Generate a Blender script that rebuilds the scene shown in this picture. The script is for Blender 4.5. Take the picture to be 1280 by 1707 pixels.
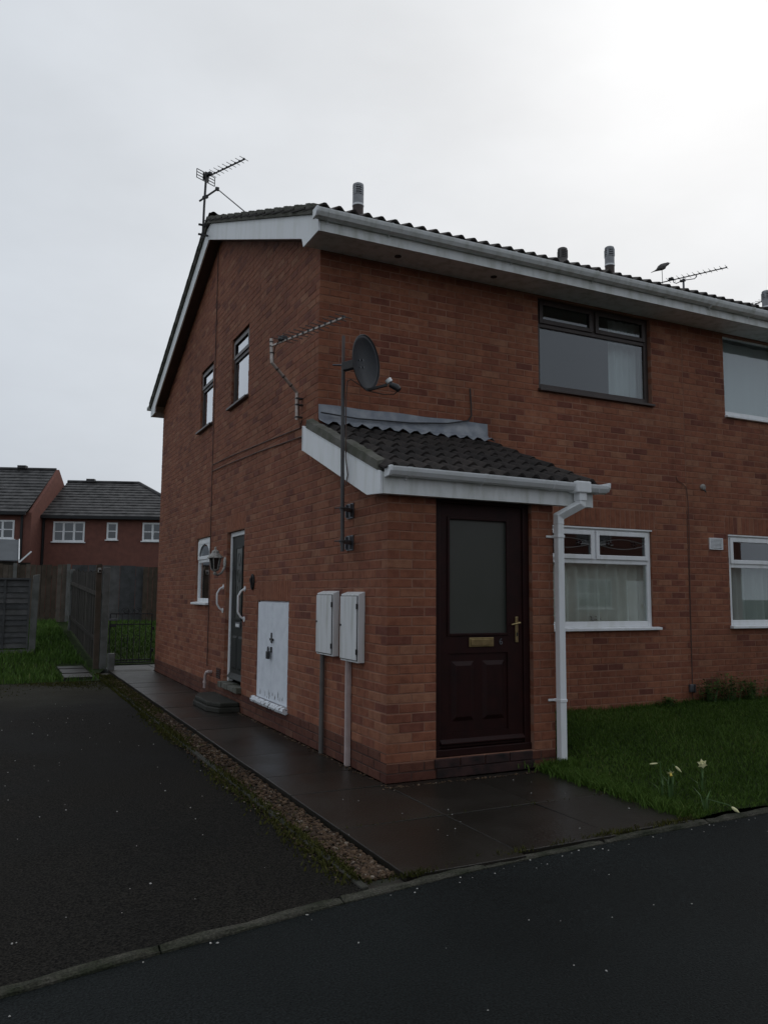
import bpy, bmesh, math, random
import numpy as np
from mathutils import Vector, Matrix

for o in list(bpy.data.objects):
    bpy.data.objects.remove(o, do_unlink=True)
SC = bpy.context.scene
COL = SC.collection
random.seed(7)
RNG = np.random.default_rng(11)
R = math.radians

# ------------------------------------------------------------------ camera
CAM = Vector((-2.7671, -5.6379, 1.4405))
c_r = Vector((0.89950616, -0.43684716, 0.00729607))
c_u = Vector((-0.05154906, -0.08953169, 0.99464907))
c_f = Vector((0.43385639, 0.89506907, 0.10305337))
cam_d = bpy.data.cameras.new('camera')
cam = bpy.data.objects.new('camera', cam_d)
COL.objects.link(cam)
m3 = Matrix((c_r, c_u, -c_f)).transposed()
cam.matrix_world = Matrix.Translation(CAM) @ m3.to_4x4()
cam_d.sensor_fit = 'VERTICAL'
cam_d.sensor_height = 24.0
cam_d.sensor_width = 18.0
cam_d.lens = 24.0 * 1330.13 / 1707.0
cam_d.clip_end = 2000
cam_d.clip_start = 0.05
SC.camera = cam

# ------------------------------------------------------------------ sky
SUN_AZ, SUN_EL = R(50), R(36)          # azimuth from +Y towards +X
sdir = Vector((math.sin(SUN_AZ) * math.cos(SUN_EL), math.cos(SUN_AZ) * math.cos(SUN_EL), math.sin(SUN_EL)))
W = bpy.data.worlds.new('World')
SC.world = W
W.use_nodes = True
nt = W.node_tree
nt.nodes.clear()
def N(t, typ, **kw):
    n = t.nodes.new(typ)
    for k, v in kw.items():
        setattr(n, k, v)
    return n
def math_n(t, op, a, b=None, c=None):
    n = N(t, 'ShaderNodeMath', operation=op)
    for i, v in enumerate((a, b, c)):
        if v is None:
            continue
        if isinstance(v, (int, float)):
            n.inputs[i].default_value = v
        else:
            t.links.new(v, n.inputs[i])
    return n.outputs[0]
def mixc(t, fac, a, b, blend='MIX'):
    n = N(t, 'ShaderNodeMix', data_type='RGBA', blend_type=blend)
    for i, v in ((0, fac), (6, a), (7, b)):
        if isinstance(v, (int, float)):
            n.inputs[i].default_value = v
        elif isinstance(v, tuple):
            n.inputs[i].default_value = v if len(v) == 4 else v + (1,)
        else:
            t.links.new(v, n.inputs[i])
    return n.outputs[2]
out = N(nt, 'ShaderNodeOutputWorld')
bg = N(nt, 'ShaderNodeBackground')
nt.links.new(bg.outputs[0], out.inputs[0])
tc = N(nt, 'ShaderNodeTexCoord')
dot = N(nt, 'ShaderNodeVectorMath', operation='DOT_PRODUCT')
nt.links.new(tc.outputs['Generated'], dot.inputs[0])
dot.inputs[1].default_value = sdir
half = math_n(nt, 'MULTIPLY_ADD', dot.outputs['Value'], 0.5, 0.5)
glow = math_n(nt, 'POWER', half, 3.0)
lum = math_n(nt, 'MULTIPLY_ADD', glow, 0.31, 0.535)
cl = N(nt, 'ShaderNodeTexNoise')
cl.inputs['Scale'].default_value = 2.3
cl.inputs['Detail'].default_value = 5
cl.inputs['Roughness'].default_value = 0.55
mp = N(nt, 'ShaderNodeMapping')
mp.inputs['Scale'].default_value = (1, 1, 2.2)
nt.links.new(tc.outputs['Generated'], mp.inputs[0])
nt.links.new(mp.outputs[0], cl.inputs['Vector'])
clv = math_n(nt, 'MULTIPLY_ADD', cl.outputs['Fac'], 0.40, 0.80)
lum = math_n(nt, 'MULTIPLY', lum, clv)
tfac = N(nt, 'ShaderNodeMapRange'); tfac.inputs[1].default_value = 0.35; tfac.inputs[2].default_value = 1.0
nt.links.new(glow, tfac.inputs[0])
tint = mixc(nt, tfac.outputs[0], (0.870, 0.958, 1.070), (0.980, 1.0, 1.025))
cloud = N(nt, 'ShaderNodeVectorMath', operation='SCALE')
nt.links.new(tint, cloud.inputs[0])
nt.links.new(lum, cloud.inputs['Scale'])
sky = N(nt, 'ShaderNodeTexSky', sky_type='NISHITA')
sky.sun_disc = False
sky.sun_elevation = SUN_EL
sky.sun_rotation = SUN_AZ
sky.dust_density = 4.0
hs = N(nt, 'ShaderNodeHueSaturation')
hs.inputs['Saturation'].default_value = 0.35
hs.inputs['Value'].default_value = 0.055
nt.links.new(sky.outputs[0], hs.inputs['Color'])
full = mixc(nt, 0.90, hs.outputs[0], cloud.outputs[0])     # thin blue behind a closed cloud sheet
nt.links.new(full, bg.inputs['Color'])
bg.inputs['Strength'].default_value = 1.0

sun_d = bpy.data.lights.new('sun', 'SUN')
sun_d.energy = 0.5
sun_d.angle = R(50)
sun_d.color = (1.0, 0.97, 0.93)
sun = bpy.data.objects.new('sun', sun_d)
COL.objects.link(sun)
sun.rotation_euler = (-sdir).to_track_quat('-Z', 'Y').to_euler()
sun.location = (10, 10, 30)

vs = SC.view_settings
vs.view_transform = 'Standard'
vs.look = 'None'
vs.exposure = 0.0
vs.gamma = 1.0
vs.use_curve_mapping = False

# ------------------------------------------------------------------ materials
MATS = {}
def mat(name, col, rough=0.6, col2=None, nscale=6.0, ramp=(0.35, 0.65), bump=0.0, bscale=80.0, metal=0.0,
        spec=0.5, rnd=None, rndcols=None, detail=6.0, rough2=None, coat=0.0, grain=0.0, gscale=240.0, stain=0.0, streak=None):
    """procedural principled: colour mottled between col and col2; rnd 'attr' or 'obj' picks per-piece tone"""
    m = bpy.data.materials.new(name)
    m.use_nodes = True
    t = m.node_tree
    b = t.nodes['Principled BSDF']
    co = N(t, 'ShaderNodeTexCoord')
    vec = co.outputs['Object']
    if rnd == 'obj':
        oi = N(t, 'ShaderNodeObjectInfo')
        rv = oi.outputs['Random']
        add = N(t, 'ShaderNodeVectorMath', operation='ADD')
        sc = N(t, 'ShaderNodeVectorMath', operation='SCALE')
        cmb = N(t, 'ShaderNodeCombineXYZ')
        for i in range(3):
            t.links.new(rv, cmb.inputs[i])
        t.links.new(cmb.outputs[0], sc.inputs[0])
        sc.inputs['Scale'].default_value = 37.0
        t.links.new(vec, add.inputs[0]); t.links.new(sc.outputs[0], add.inputs[1])
        vec = add.outputs[0]
    elif rnd == 'attr':
        at = N(t, 'ShaderNodeAttribute', attribute_name='rnd')
        rv = at.outputs['Fac']
    nz = N(t, 'ShaderNodeTexNoise')
    nz.inputs['Scale'].default_value = nscale
    nz.inputs['Detail'].default_value = detail
    if streak:
        mpn = N(t, 'ShaderNodeMapping'); mpn.inputs['Scale'].default_value = streak
        t.links.new(vec, mpn.inputs[0]); t.links.new(mpn.outputs[0], nz.inputs['Vector'])
    else:
        t.links.new(vec, nz.inputs['Vector'])
    cr = N(t, 'ShaderNodeMapRange')
    cr.inputs[1].default_value = ramp[0]; cr.inputs[2].default_value = ramp[1]
    t.links.new(nz.outputs['Fac'], cr.inputs[0])
    base = tuple(col) + (1,)
    if rnd and rndcols:
        rp = N(t, 'ShaderNodeValToRGB')
        rp.color_ramp.interpolation = 'LINEAR'
        el = rp.color_ramp.elements
        while len(el) < len(rndcols):
            el.new(0.5)
        for e, (p, c) in zip(el, rndcols):
            e.position = p; e.color = tuple(c) + (1,)
        t.links.new(rv, rp.inputs[0])
        base = rp.outputs[0]
    if col2 is not None:
        if rnd and rndcols:
            c2 = mixc(t, 1.0, base, tuple(col2) + (1,), 'MULTIPLY')
            base = mixc(t, cr.outputs[0], base, c2)
        else:
            base = mixc(t, cr.outputs[0], base, tuple(col2) + (1,))
    if stain:
        ge = N(t, 'ShaderNodeNewGeometry')
        sn = N(t, 'ShaderNodeTexNoise'); sn.inputs['Scale'].default_value = 0.75; sn.inputs['Detail'].default_value = 5
        t.links.new(ge.outputs['Position'], sn.inputs['Vector'])
        sr = N(t, 'ShaderNodeMapRange'); sr.inputs[1].default_value = 0.34; sr.inputs[2].default_value = 0.66
        sr.inputs[3].default_value = 1.0 - stain; sr.inputs[4].default_value = 1.0 + stain * 0.6
        sm = N(t, 'ShaderNodeMapping'); sm.inputs['Scale'].default_value = (4.5, 4.5, 0.45)
        t.links.new(ge.outputs['Position'], sm.inputs[0])
        s2 = N(t, 'ShaderNodeTexNoise'); s2.inputs['Scale'].default_value = 1.0; s2.inputs['Detail'].default_value = 4
        t.links.new(sm.outputs[0], s2.inputs['Vector'])
        sumn = math_n(t, 'MULTIPLY_ADD', s2.outputs['Fac'], 0.45, math_n(t, 'MULTIPLY', sn.outputs['Fac'], 0.55))
        t.links.new(sumn, sr.inputs[0])
        ss = N(t, 'ShaderNodeVectorMath', operation='SCALE')
        if isinstance(base, tuple): ss.inputs[0].default_value = base[:3]
        else: t.links.new(base, ss.inputs[0])
        t.links.new(sr.outputs[0], ss.inputs['Scale'])
        base = ss.outputs[0]
    if grain:
        gn = N(t, 'ShaderNodeTexNoise')
        gn.inputs['Scale'].default_value = gscale
        gn.inputs['Detail'].default_value = 2
        t.links.new(vec, gn.inputs['Vector'])
        gr = N(t, 'ShaderNodeMapRange')
        gr.inputs[1].default_value = 0.35; gr.inputs[2].default_value = 0.75
        gr.inputs[3].default_value = 1.0 - grain * 0.5; gr.inputs[4].default_value = 1.0 + grain * 1.5
        t.links.new(gn.outputs['Fac'], gr.inputs[0])
        gs = N(t, 'ShaderNodeVectorMath', operation='SCALE')
        if isinstance(base, tuple):
            gs.inputs[0].default_value = base[:3]
        else:
            t.links.new(base, gs.inputs[0])
        t.links.new(gr.outputs[0], gs.inputs['Scale'])
        base = gs.outputs[0]
    if isinstance(base, tuple):
        b.inputs['Base Color'].default_value = base
    else:
        t.links.new(base, b.inputs['Base Color'])
    b.inputs['Roughness'].default_value = rough
    if rough2 is not None:
        mr = N(t, 'ShaderNodeMapRange')
        mr.inputs[1].default_value = ramp[0]; mr.inputs[2].default_value = ramp[1]
        mr.inputs[3].default_value = rough; mr.inputs[4].default_value = rough2
        t.links.new(nz.outputs['Fac'], mr.inputs[0])
        t.links.new(mr.outputs[0], b.inputs['Roughness'])
    b.inputs['Metallic'].default_value = metal
    b.inputs['Specular IOR Level'].default_value = spec
    b.inputs['Coat Weight'].default_value = coat
    if bump:
        n2 = N(t, 'ShaderNodeTexNoise')
        n2.inputs['Scale'].default_value = bscale
        n2.inputs['Detail'].default_value = 4
        t.links.new(vec, n2.inputs['Vector'])
        bp = N(t, 'ShaderNodeBump')
        bp.inputs['Strength'].default_value = bump
        bp.inputs['Distance'].default_value = 0.01
        t.links.new(n2.outputs['Fac'], bp.inputs['Height'])
        t.links.new(bp.outputs[0], b.inputs['Normal'])
    MATS[name] = m
    return m

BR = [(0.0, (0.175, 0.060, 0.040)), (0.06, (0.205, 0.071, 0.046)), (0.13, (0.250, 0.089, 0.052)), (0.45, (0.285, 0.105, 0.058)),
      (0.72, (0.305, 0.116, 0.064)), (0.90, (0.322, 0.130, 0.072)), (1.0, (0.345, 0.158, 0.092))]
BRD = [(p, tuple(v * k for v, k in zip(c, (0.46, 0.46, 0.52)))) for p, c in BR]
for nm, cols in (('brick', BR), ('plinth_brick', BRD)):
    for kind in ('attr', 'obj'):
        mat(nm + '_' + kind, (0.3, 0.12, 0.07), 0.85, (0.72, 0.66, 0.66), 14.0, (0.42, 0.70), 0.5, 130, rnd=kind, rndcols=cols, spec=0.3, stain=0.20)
mat('mortar', (0.345, 0.185, 0.128), 0.95, (0.255, 0.125, 0.084), 3.0, (0.35, 0.65), 0.5, 150, spec=0.2, stain=0.20)
mat('grass_light', (0.03, 0.06, 0.015), 0.7, rnd='attr', spec=0.2,
    rndcols=[(0, (0.034, 0.075, 0.010)), (0.5, (0.064, 0.130, 0.018)), (0.85, (0.096, 0.170, 0.028)), (1.0, (0.150, 0.165, 0.055))])
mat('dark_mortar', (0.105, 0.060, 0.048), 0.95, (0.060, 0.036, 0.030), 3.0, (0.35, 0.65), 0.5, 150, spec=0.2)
mat('step_brick', (0.050, 0.020, 0.017), 0.8, (0.030, 0.013, 0.012), 8.0, bump=0.4, rnd='obj', rndcols=[(0, (0.046, 0.017, 0.014)), (1, (0.060, 0.022, 0.018))])
mat('dark_wood', (0.030, 0.025, 0.020), 0.85, (0.6, 0.62, 0.58), 5.0, (0.35, 0.7), 0.7, 40, rnd='obj', spec=0.2,
    rndcols=[(0, (0.034, 0.029, 0.024)), (1, (0.070, 0.060, 0.050))])
mat('bg_brick', (0.200, 0.086, 0.066), 0.9, (0.155, 0.070, 0.056), 5.0, (0.35, 0.7), 0.3, 40, spec=0.2)
mat('pvc', (0.86, 0.87, 0.88), 0.45, (0.72, 0.73, 0.70), 2.2, (0.46, 0.80), 0.05, 30, streak=(4, 4, 0.9))
mat('old_pvc', (0.80, 0.81, 0.80), 0.55, (0.52, 0.53, 0.47), 3.5, (0.45, 0.80), 0.1, 30, streak=(3, 3, 0.8))
mat('white_paint', (0.82, 0.85, 0.90), 0.6, (0.72, 0.75, 0.80), 8.0, (0.4, 0.7), 0.25, 40)
mat('flaky_paint', (0.75, 0.77, 0.80), 0.7, (0.12, 0.10, 0.09), 22.0, (0.56, 0.62), 0.6, 40)
mat('brown_frame', (0.045, 0.030, 0.026), 0.45, (0.060, 0.042, 0.036), 6.0, spec=0.45)
mat('door_wood', (0.024, 0.0058, 0.0050), 0.5, (0.016, 0.0044, 0.0040), 9.0, spec=0.22)
mat('green_door', (0.022, 0.024, 0.020), 0.55, (0.016, 0.018, 0.016), 5.0, spec=0.3)
mat('brass', (0.42, 0.32, 0.16), 0.45, (0.32, 0.24, 0.12), 20.0, metal=1.0)
mat('tile', (0.060, 0.050, 0.045), 0.85, (0.55, 0.58, 0.58), 16.0, (0.4, 0.7), 0.6, 90, rnd='obj', spec=0.3,
    rndcols=[(0, (0.030, 0.025, 0.023)), (0.5, (0.042, 0.034, 0.031)), (1, (0.056, 0.046, 0.040))])
mat('tile_field', (0.060, 0.050, 0.045), 0.85, (0.55, 0.58, 0.58), 16.0, (0.4, 0.7), 0.6, 90, rnd='attr', spec=0.3,
    rndcols=[(0, (0.046, 0.038, 0.035)), (0.5, (0.062, 0.050, 0.045)), (1, (0.080, 0.064, 0.056))])
mat('bg_tile', (0.055, 0.053, 0.055), 0.6, (0.070, 0.066, 0.064), 3.0, rnd='attr',
    rndcols=[(0, (0.056, 0.053, 0.053)), (1, (0.072, 0.068, 0.066))])
mat('cement', (0.150, 0.142, 0.122), 0.95, (0.085, 0.085, 0.062), 7.0, (0.38, 0.66), 0.8, 60)
mat('lead', (0.200, 0.215, 0.245), 0.5, (0.330, 0.340, 0.360), 7.0, (0.45, 0.7), 0.25, 14)
mat('galv', (0.17, 0.175, 0.19), 0.5, (0.12, 0.12, 0.13), 18.0, metal=0.6)
mat('pole_grey', (0.085, 0.078, 0.078), 0.6, (0.060, 0.055, 0.055), 9.0)
mat('pole_stub', (0.150, 0.110, 0.100), 0.7, (0.110, 0.085, 0.078), 9.0)
mat('alu', (0.66, 0.60, 0.55), 0.5, (0.48, 0.40, 0.35), 30.0, metal=0.15)
mat('dark_metal', (0.035, 0.035, 0.038), 0.55, (0.055, 0.050, 0.047), 20.0)
mat('dish_grey', (0.022, 0.025, 0.032), 0.45, (0.018, 0.020, 0.025), 9.0, spec=0.3)
mat('black_plastic', (0.020, 0.020, 0.022), 0.45)
mat('box_white', (0.76, 0.76, 0.76), 0.5, (0.52, 0.52, 0.48), 3.0, (0.45, 0.80), streak=(6, 6, 0.8))
mat('pipe_grey', (0.13, 0.12, 0.11), 0.6, (0.10, 0.09, 0.085), 8.0)
mat('pipe_pink', (0.52, 0.42, 0.40), 0.55, (0.42, 0.33, 0.31), 10.0)
mat('flue_grey', (0.40, 0.41, 0.42), 0.6, (0.30, 0.30, 0.31), 10.0)
mat('flue_brown', (0.085, 0.060, 0.052), 0.7, (0.060, 0.045, 0.040), 10.0)
mat('cable', (0.090, 0.048, 0.036), 0.6)
mat('joint_cable', (0.120, 0.055, 0.040), 0.6)
mat('cable_black', (0.012, 0.012, 0.013), 0.5)
mat('asphalt_road', (0.0052, 0.0068, 0.0068), 0.60, (0.0130, 0.0156, 0.0156), 0.55, (0.35, 0.70), 1.0, 120, rough2=0.80, spec=0.10, grain=1.0, gscale=110)
mat('asphalt_drive', (0.0078, 0.0074, 0.0062), 0.72, (0.0145, 0.0128, 0.0105), 0.8, (0.35, 0.65), 1.0, 100, rough2=0.88, spec=0.07, grain=1.5, gscale=95)
mat('concrete', (0.055, 0.052, 0.042), 0.85, (0.030, 0.032, 0.022), 5.0, (0.4, 0.65), 0.7, 90, spec=0.3)
mat('dark_concrete', (0.036, 0.034, 0.027), 0.7, (0.022, 0.022, 0.016), 4.0, (0.38, 0.65), 0.7, 60, spec=0.3)
mat('kerb_concrete', (0.064, 0.060, 0.048), 0.9, (0.024, 0.027, 0.016), 7.0, (0.36, 0.64), 1.0, 110, spec=0.2, grain=0.5, gscale=90)
mat('slab', (0.044, 0.040, 0.034), 0.40, (0.78, 0.78, 0.76), 2.2, (0.38, 0.62), 0.30, 60, rnd='obj', rough2=0.30, spec=0.30,
    rndcols=[(0, (0.020, 0.0172, 0.0138)), (1, (0.030, 0.0258, 0.0205))])
mat('soil', (0.030, 0.024, 0.017), 0.95, (0.018, 0.020, 0.010), 9.0, (0.4, 0.6), 0.9, 50)
mat('gravel', (0.1, 0.08, 0.06), 0.8, rnd='attr', spec=0.3,
    rndcols=[(0, (0.028, 0.018, 0.011)), (0.55, (0.078, 0.046, 0.025)), (0.9, (0.120, 0.074, 0.042)), (1.0, (0.220, 0.180, 0.140))])
mat('grit', (0.45, 0.43, 0.40), 0.8)
mat('grass_base', (0.022, 0.034, 0.010), 1.0, (0.014, 0.022, 0.007), 5.0, (0.4, 0.65), 0.8, 60, spec=0.1)
mat('grass', (0.03, 0.06, 0.015), 0.7, rnd='attr', spec=0.2,
    rndcols=[(0, (0.030, 0.064, 0.007)), (0.5, (0.060, 0.114, 0.013)), (0.85, (0.094, 0.150, 0.024)), (1.0, (0.165, 0.155, 0.055))])
mat('moss', (0.045, 0.050, 0.014), 0.9, rnd='attr', spec=0.1,
    rndcols=[(0, (0.034, 0.038, 0.009)), (1, (0.080, 0.076, 0.020))])
mat('wood_fence', (0.07, 0.06, 0.05), 0.85, (0.60, 0.62, 0.58), 5.0, (0.35, 0.7), 0.7, 40, rnd='obj', spec=0.2,
    rndcols=[(0, (0.085, 0.064, 0.048)), (0.5, (0.115, 0.090, 0.070)), (1, (0.145, 0.122, 0.102))])
mat('grey_fence', (0.09, 0.09, 0.09), 0.85, (0.65, 0.66, 0.64), 5.0, (0.35, 0.7), 0.7, 40, rnd='obj', spec=0.2,
    rndcols=[(0, (0.080, 0.082, 0.084)), (0.5, (0.105, 0.105, 0.106)), (1, (0.135, 0.132, 0.130))])
mat('post_concrete', (0.150, 0.150, 0.142), 0.9, (0.095, 0.098, 0.085), 6.0, (0.4, 0.65), 0.6, 50)
mat('iron', (0.010, 0.010, 0.011), 0.6)
mat('plaster', (0.34, 0.33, 0.31), 0.9)
mat('curtain', (0.82, 0.79, 0.74), 0.9, (0.70, 0.66, 0.60), 3.0)
mat('white_cloth', (0.66, 0.67, 0.69), 0.9)
mat('frost', (0.055, 0.060, 0.050), 0.32, (0.070, 0.072, 0.064), 1.2, spec=0.5)
mat('petal', (0.78, 0.74, 0.40), 0.6)
mat('trumpet', (0.80, 0.62, 0.12), 0.6)
mat('stem', (0.060, 0.120, 0.030), 0.6)
mat('weed', (0.03, 0.06, 0.02), 0.7, rnd='attr', spec=0.2, rndcols=[(0, (0.028, 0.064, 0.010)), (1, (0.070, 0.130, 0.024))])
mat('feather', (0.16, 0.15, 0.14), 0.8, (0.08, 0.075, 0.07), 24.0)
mat('beak', (0.25, 0.15, 0.05), 0.5)
mat('lantern_white', (0.42, 0.40, 0.37), 0.6, (0.20, 0.19, 0.17), 40.0, (0.45, 0.65))
mat('lantern_glass', (0.018, 0.018, 0.017), 0.15)
mat('sheet_grey', (0.085, 0.095, 0.105), 0.75, (0.070, 0.078, 0.086), 2.0)
mat('leading', (0.14, 0.14, 0.13), 0.5)
mat('red_glass', (0.040, 0.014, 0.012), 0.3)

def glass_mat(name, gain=2.5):
    m = bpy.data.materials.new(name)
    m.use_nodes = True
    t = m.node_tree
    t.nodes.clear()
    o = N(t, 'ShaderNodeOutputMaterial')
    tr = N(t, 'ShaderNodeBsdfTransparent')
    tr.inputs[0].default_value = (0.86, 0.90, 0.89, 1)
    gl = N(t, 'ShaderNodeBsdfGlossy')
    gl.inputs['Roughness'].default_value = 0.012
    gl.inputs['Color'].default_value = (0.95, 0.97, 1.0, 1)
    fr = N(t, 'ShaderNodeFresnel')
    fr.inputs['IOR'].default_value = 1.5
    geo = N(t, 'ShaderNodeNewGeometry')
    front = math_n(t, 'SUBTRACT', 1.0, geo.outputs['Backfacing'])
    fac = math_n(t, 'MULTIPLY', math_n(t, 'MULTIPLY', fr.outputs[0], gain), front)
    fac = math_n(t, 'MINIMUM', fac, 0.95)
    mx = N(t, 'ShaderNodeMixShader')
    t.links.new(fac, mx.inputs[0])
    t.links.new(tr.outputs[0], mx.inputs[1])
    t.links.new(gl.outputs[0], mx.inputs[2])
    t.links.new(mx.outputs[0], o.inputs[0])
    MATS[name] = m
glass_mat('glass')
def drive_stain():
    """brown algae bloom with a ragged front on the far third of the drive"""
    t = MATS['asphalt_drive'].node_tree
    b = t.nodes['Principled BSDF']
    src = b.inputs['Base Color'].links[0].from_socket
    co = N(t, 'ShaderNodeTexCoord'); sp = N(t, 'ShaderNodeSeparateXYZ')
    t.links.new(co.outputs['Object'], sp.inputs[0])
    nz = N(t, 'ShaderNodeTexNoise'); nz.inputs['Scale'].default_value = 1.1; nz.inputs['Detail'].default_value = 6
    t.links.new(co.outputs['Object'], nz.inputs['Vector'])
    yy = math_n(t, 'MULTIPLY_ADD', nz.outputs['Fac'], 2.6, sp.outputs['Y'])
    mr = N(t, 'ShaderNodeMapRange'); mr.interpolation_type = 'SMOOTHSTEP'
    mr.inputs[1].default_value = 6.2; mr.inputs[2].default_value = 8.4; mr.inputs[4].default_value = 0.85
    t.links.new(yy, mr.inputs[0])
    n2 = N(t, 'ShaderNodeTexNoise'); n2.inputs['Scale'].default_value = 3.0; n2.inputs['Detail'].default_value = 5
    t.links.new(co.outputs['Object'], n2.inputs['Vector'])
    col = mixc(t, n2.outputs['Fac'], (0.016, 0.017, 0.008), (0.046, 0.040, 0.030))
    t.links.new(mixc(t, mr.outputs[0], src, col), b.inputs['Base Color'])
drive_stain()

def net_mat():
    m = bpy.data.materials.new('net_curtain')
    m.use_nodes = True
    t = m.node_tree
    t.nodes.clear()
    o = N(t, 'ShaderNodeOutputMaterial')
    tr = N(t, 'ShaderNodeBsdfTransparent')
    df = N(t, 'ShaderNodeBsdfDiffuse')
    df.inputs[0].default_value = (0.70, 0.69, 0.66, 1)
    mx = N(t, 'ShaderNodeMixShader')
    mx.inputs[0].default_value = 0.8
    t.links.new(tr.outputs[0], mx.inputs[1]); t.links.new(df.outputs[0], mx.inputs[2])
    t.links.new(mx.outputs[0], o.inputs[0])
    MATS['net_curtain'] = m
net_mat()

# ------------------------------------------------------------------ helpers
ORG = {}
def thing(name, label, cat, loc=(0, 0, 0), group=None):
    o = bpy.data.objects.new(name, None)
    o.empty_display_size = 0.1
    COL.objects.link(o)
    o.location = loc
    ORG[o.name] = Vector(loc)
    tag(o, label, cat, group)
    return o
def tag(o, label=None, cat=None, group=None, kind=None):
    if label: o['label'] = label
    if cat: o['category'] = cat
    if group: o['group'] = group
    if kind: o['kind'] = kind
    return o

class MB:
    def __init__(s):
        s.v = []; s.f = []; s.r = []
    def face(s, pts, rnd=0.0):
        n = len(s.v)
        s.v += [tuple(p) for p in pts]
        s.f.append(tuple(range(n, n + len(pts)))); s.r.append(rnd)
    def hexa(s, p, rnd=0.0):
        """p: 8 points, bottom ring then top ring"""
        n = len(s.v)
        s.v += [tuple(q) for q in p]
        for q in ((3, 2, 1, 0), (4, 5, 6, 7), (0, 1, 5, 4), (1, 2, 6, 5), (2, 3, 7, 6), (3, 0, 4, 7)):
            s.f.append(tuple(n + i for i in q)); s.r.append(rnd)
        return s
    def box(s, x0, x1, y0, y1, z0, z1, rnd=0.0):
        return s.hexa([(x0, y0, z0), (x1, y0, z0), (x1, y1, z0), (x0, y1, z0), (x0, y0, z1), (x1, y0, z1), (x1, y1, z1), (x0, y1, z1)], rnd)
    def bar(s, a, b, w, h=None, up=(0, 0, 1), rnd=0.0):
        a = Vector(a); b = Vector(b); h = h or w
        d = (b - a).normalized()
        u = Vector(up)
        if abs(d.dot(u)) > 0.99: u = Vector((0, 1, 0))
        x = d.cross(u).normalized() * (w / 2); y = x.cross(d).normalized() * (h / 2)
        return s.hexa([a - x - y, a + x - y, a + x + y, a - x + y, b - x - y, b + x - y, b + x + y, b - x + y], rnd)
    def prism(s, poly, vec, rnd=0.0):
        vec = Vector(vec); n = len(s.v); k = len(poly)
        s.v += [tuple(Vector(p)) for p in poly] + [tuple(Vector(p) + vec) for p in poly]
        s.f.append(tuple(range(n + k - 1, n - 1, -1))); s.f.append(tuple(range(n + k, n + 2 * k)))
        s.r += [rnd, rnd]
        for i in range(k):
            j = (i + 1) % k
            s.f.append((n + i, n + j, n + k + j, n + k + i)); s.r.append(rnd)
        return s
    def tube(s, path, r, n=8, rnd=0.0, cap=True):
        path = [Vector(p) for p in path]
        rs = r if isinstance(r, (list, tuple)) else [r] * len(path)
        base = len(s.v); up = None
        for i, p in enumerate(path):
            if i == 0: d = path[1] - p
            elif i == len(path) - 1: d = p - path[i - 1]
            else: d = (path[i + 1] - p).normalized() + (p - path[i - 1]).normalized()
            d = d.normalized()
            if up is None:
                up = Vector((0, 0, 1)) if abs(d.z) < 0.9 else Vector((0, 1, 0))
            x = d.cross(up).normalized(); y = x.cross(d).normalized(); up = y
            for k in range(n):
                a = 2 * math.pi * k / n
                s.v.append(tuple(p + (x * math.cos(a) + y * math.sin(a)) * rs[i]))
        for i in range(len(path) - 1):
            for k in range(n):
                k2 = (k + 1) % n
                s.f.append((base + i * n + k, base + i * n + k2, base + (i + 1) * n + k2, base + (i + 1) * n + k)); s.r.append(rnd)
        if cap:
            s.f.append(tuple(base + k for k in range(n - 1, -1, -1))); s.r.append(rnd)
            e = base + (len(path) - 1) * n
            s.f.append(tuple(e + k for k in range(n))); s.r.append(rnd)
        return s
    def lathe(s, prof, c=(0, 0, 0), n=16, rnd=0.0):
        """prof [(r,z)] about vertical axis"""
        base = len(s.v); c = Vector(c)
        for r, z in prof:
            for k in range(n):
                a = 2 * math.pi * k / n
                s.v.append((c.x + r * math.cos(a), c.y + r * math.sin(a), c.z + z))
        for i in range(len(prof) - 1):
            for k in range(n):
                k2 = (k + 1) % n
                s.f.append((base + i * n + k, base + i * n + k2, base + (i + 1) * n + k2, base + (i + 1) * n + k)); s.r.append(rnd)
        s.f.append(tuple(base + k for k in range(n - 1, -1, -1))); s.r.append(rnd)
        e = base + (len(prof) - 1) * n
        s.f.append(tuple(e + k for k in range(n))); s.r.append(rnd)
        return s
    def build(s, name, m, parent=None, smooth=False, bevel=0.0, recalc=True, xf=None):
        me = bpy.data.meshes.new(name)
        v = s.v
        if xf is not None:
            v = [tuple(xf @ Vector(p)) for p in v]
        loc = Vector((0, 0, 0))
        if parent is not None:
            w = ORG[parent.name]
        else:
            w = loc
        if w.length > 0:
            v = [(p[0] - w.x, p[1] - w.y, p[2] - w.z) for p in v]
        me.from_pydata(v, [], s.f)
        if any(s.r):
            a = me.attributes.new('rnd', 'FLOAT', 'FACE')
            a.data.foreach_set('value', s.r)
        if recalc:
            bm = bmesh.new(); bm.from_mesh(me)
            bmesh.ops.recalc_face_normals(bm, faces=bm.faces)
            bm.to_mesh(me); bm.free()
        me.materials.append(MATS[m] if isinstance(m, str) else m)
        if smooth:
            me.polygons.foreach_set('use_smooth', [True] * len(me.polygons))
            try:
                me.set_sharp_from_angle(angle=R(40))
            except Exception:
                pass
        o = bpy.data.objects.new(name, me)
        COL.objects.link(o)
        if parent is not None:
            o.parent = parent
        ORG[o.name] = w
        if bevel:
            md = o.modifiers.new('bevel', 'BEVEL'); md.width = bevel; md.segments = 2; md.limit_method = 'ANGLE'
        return o

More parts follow.
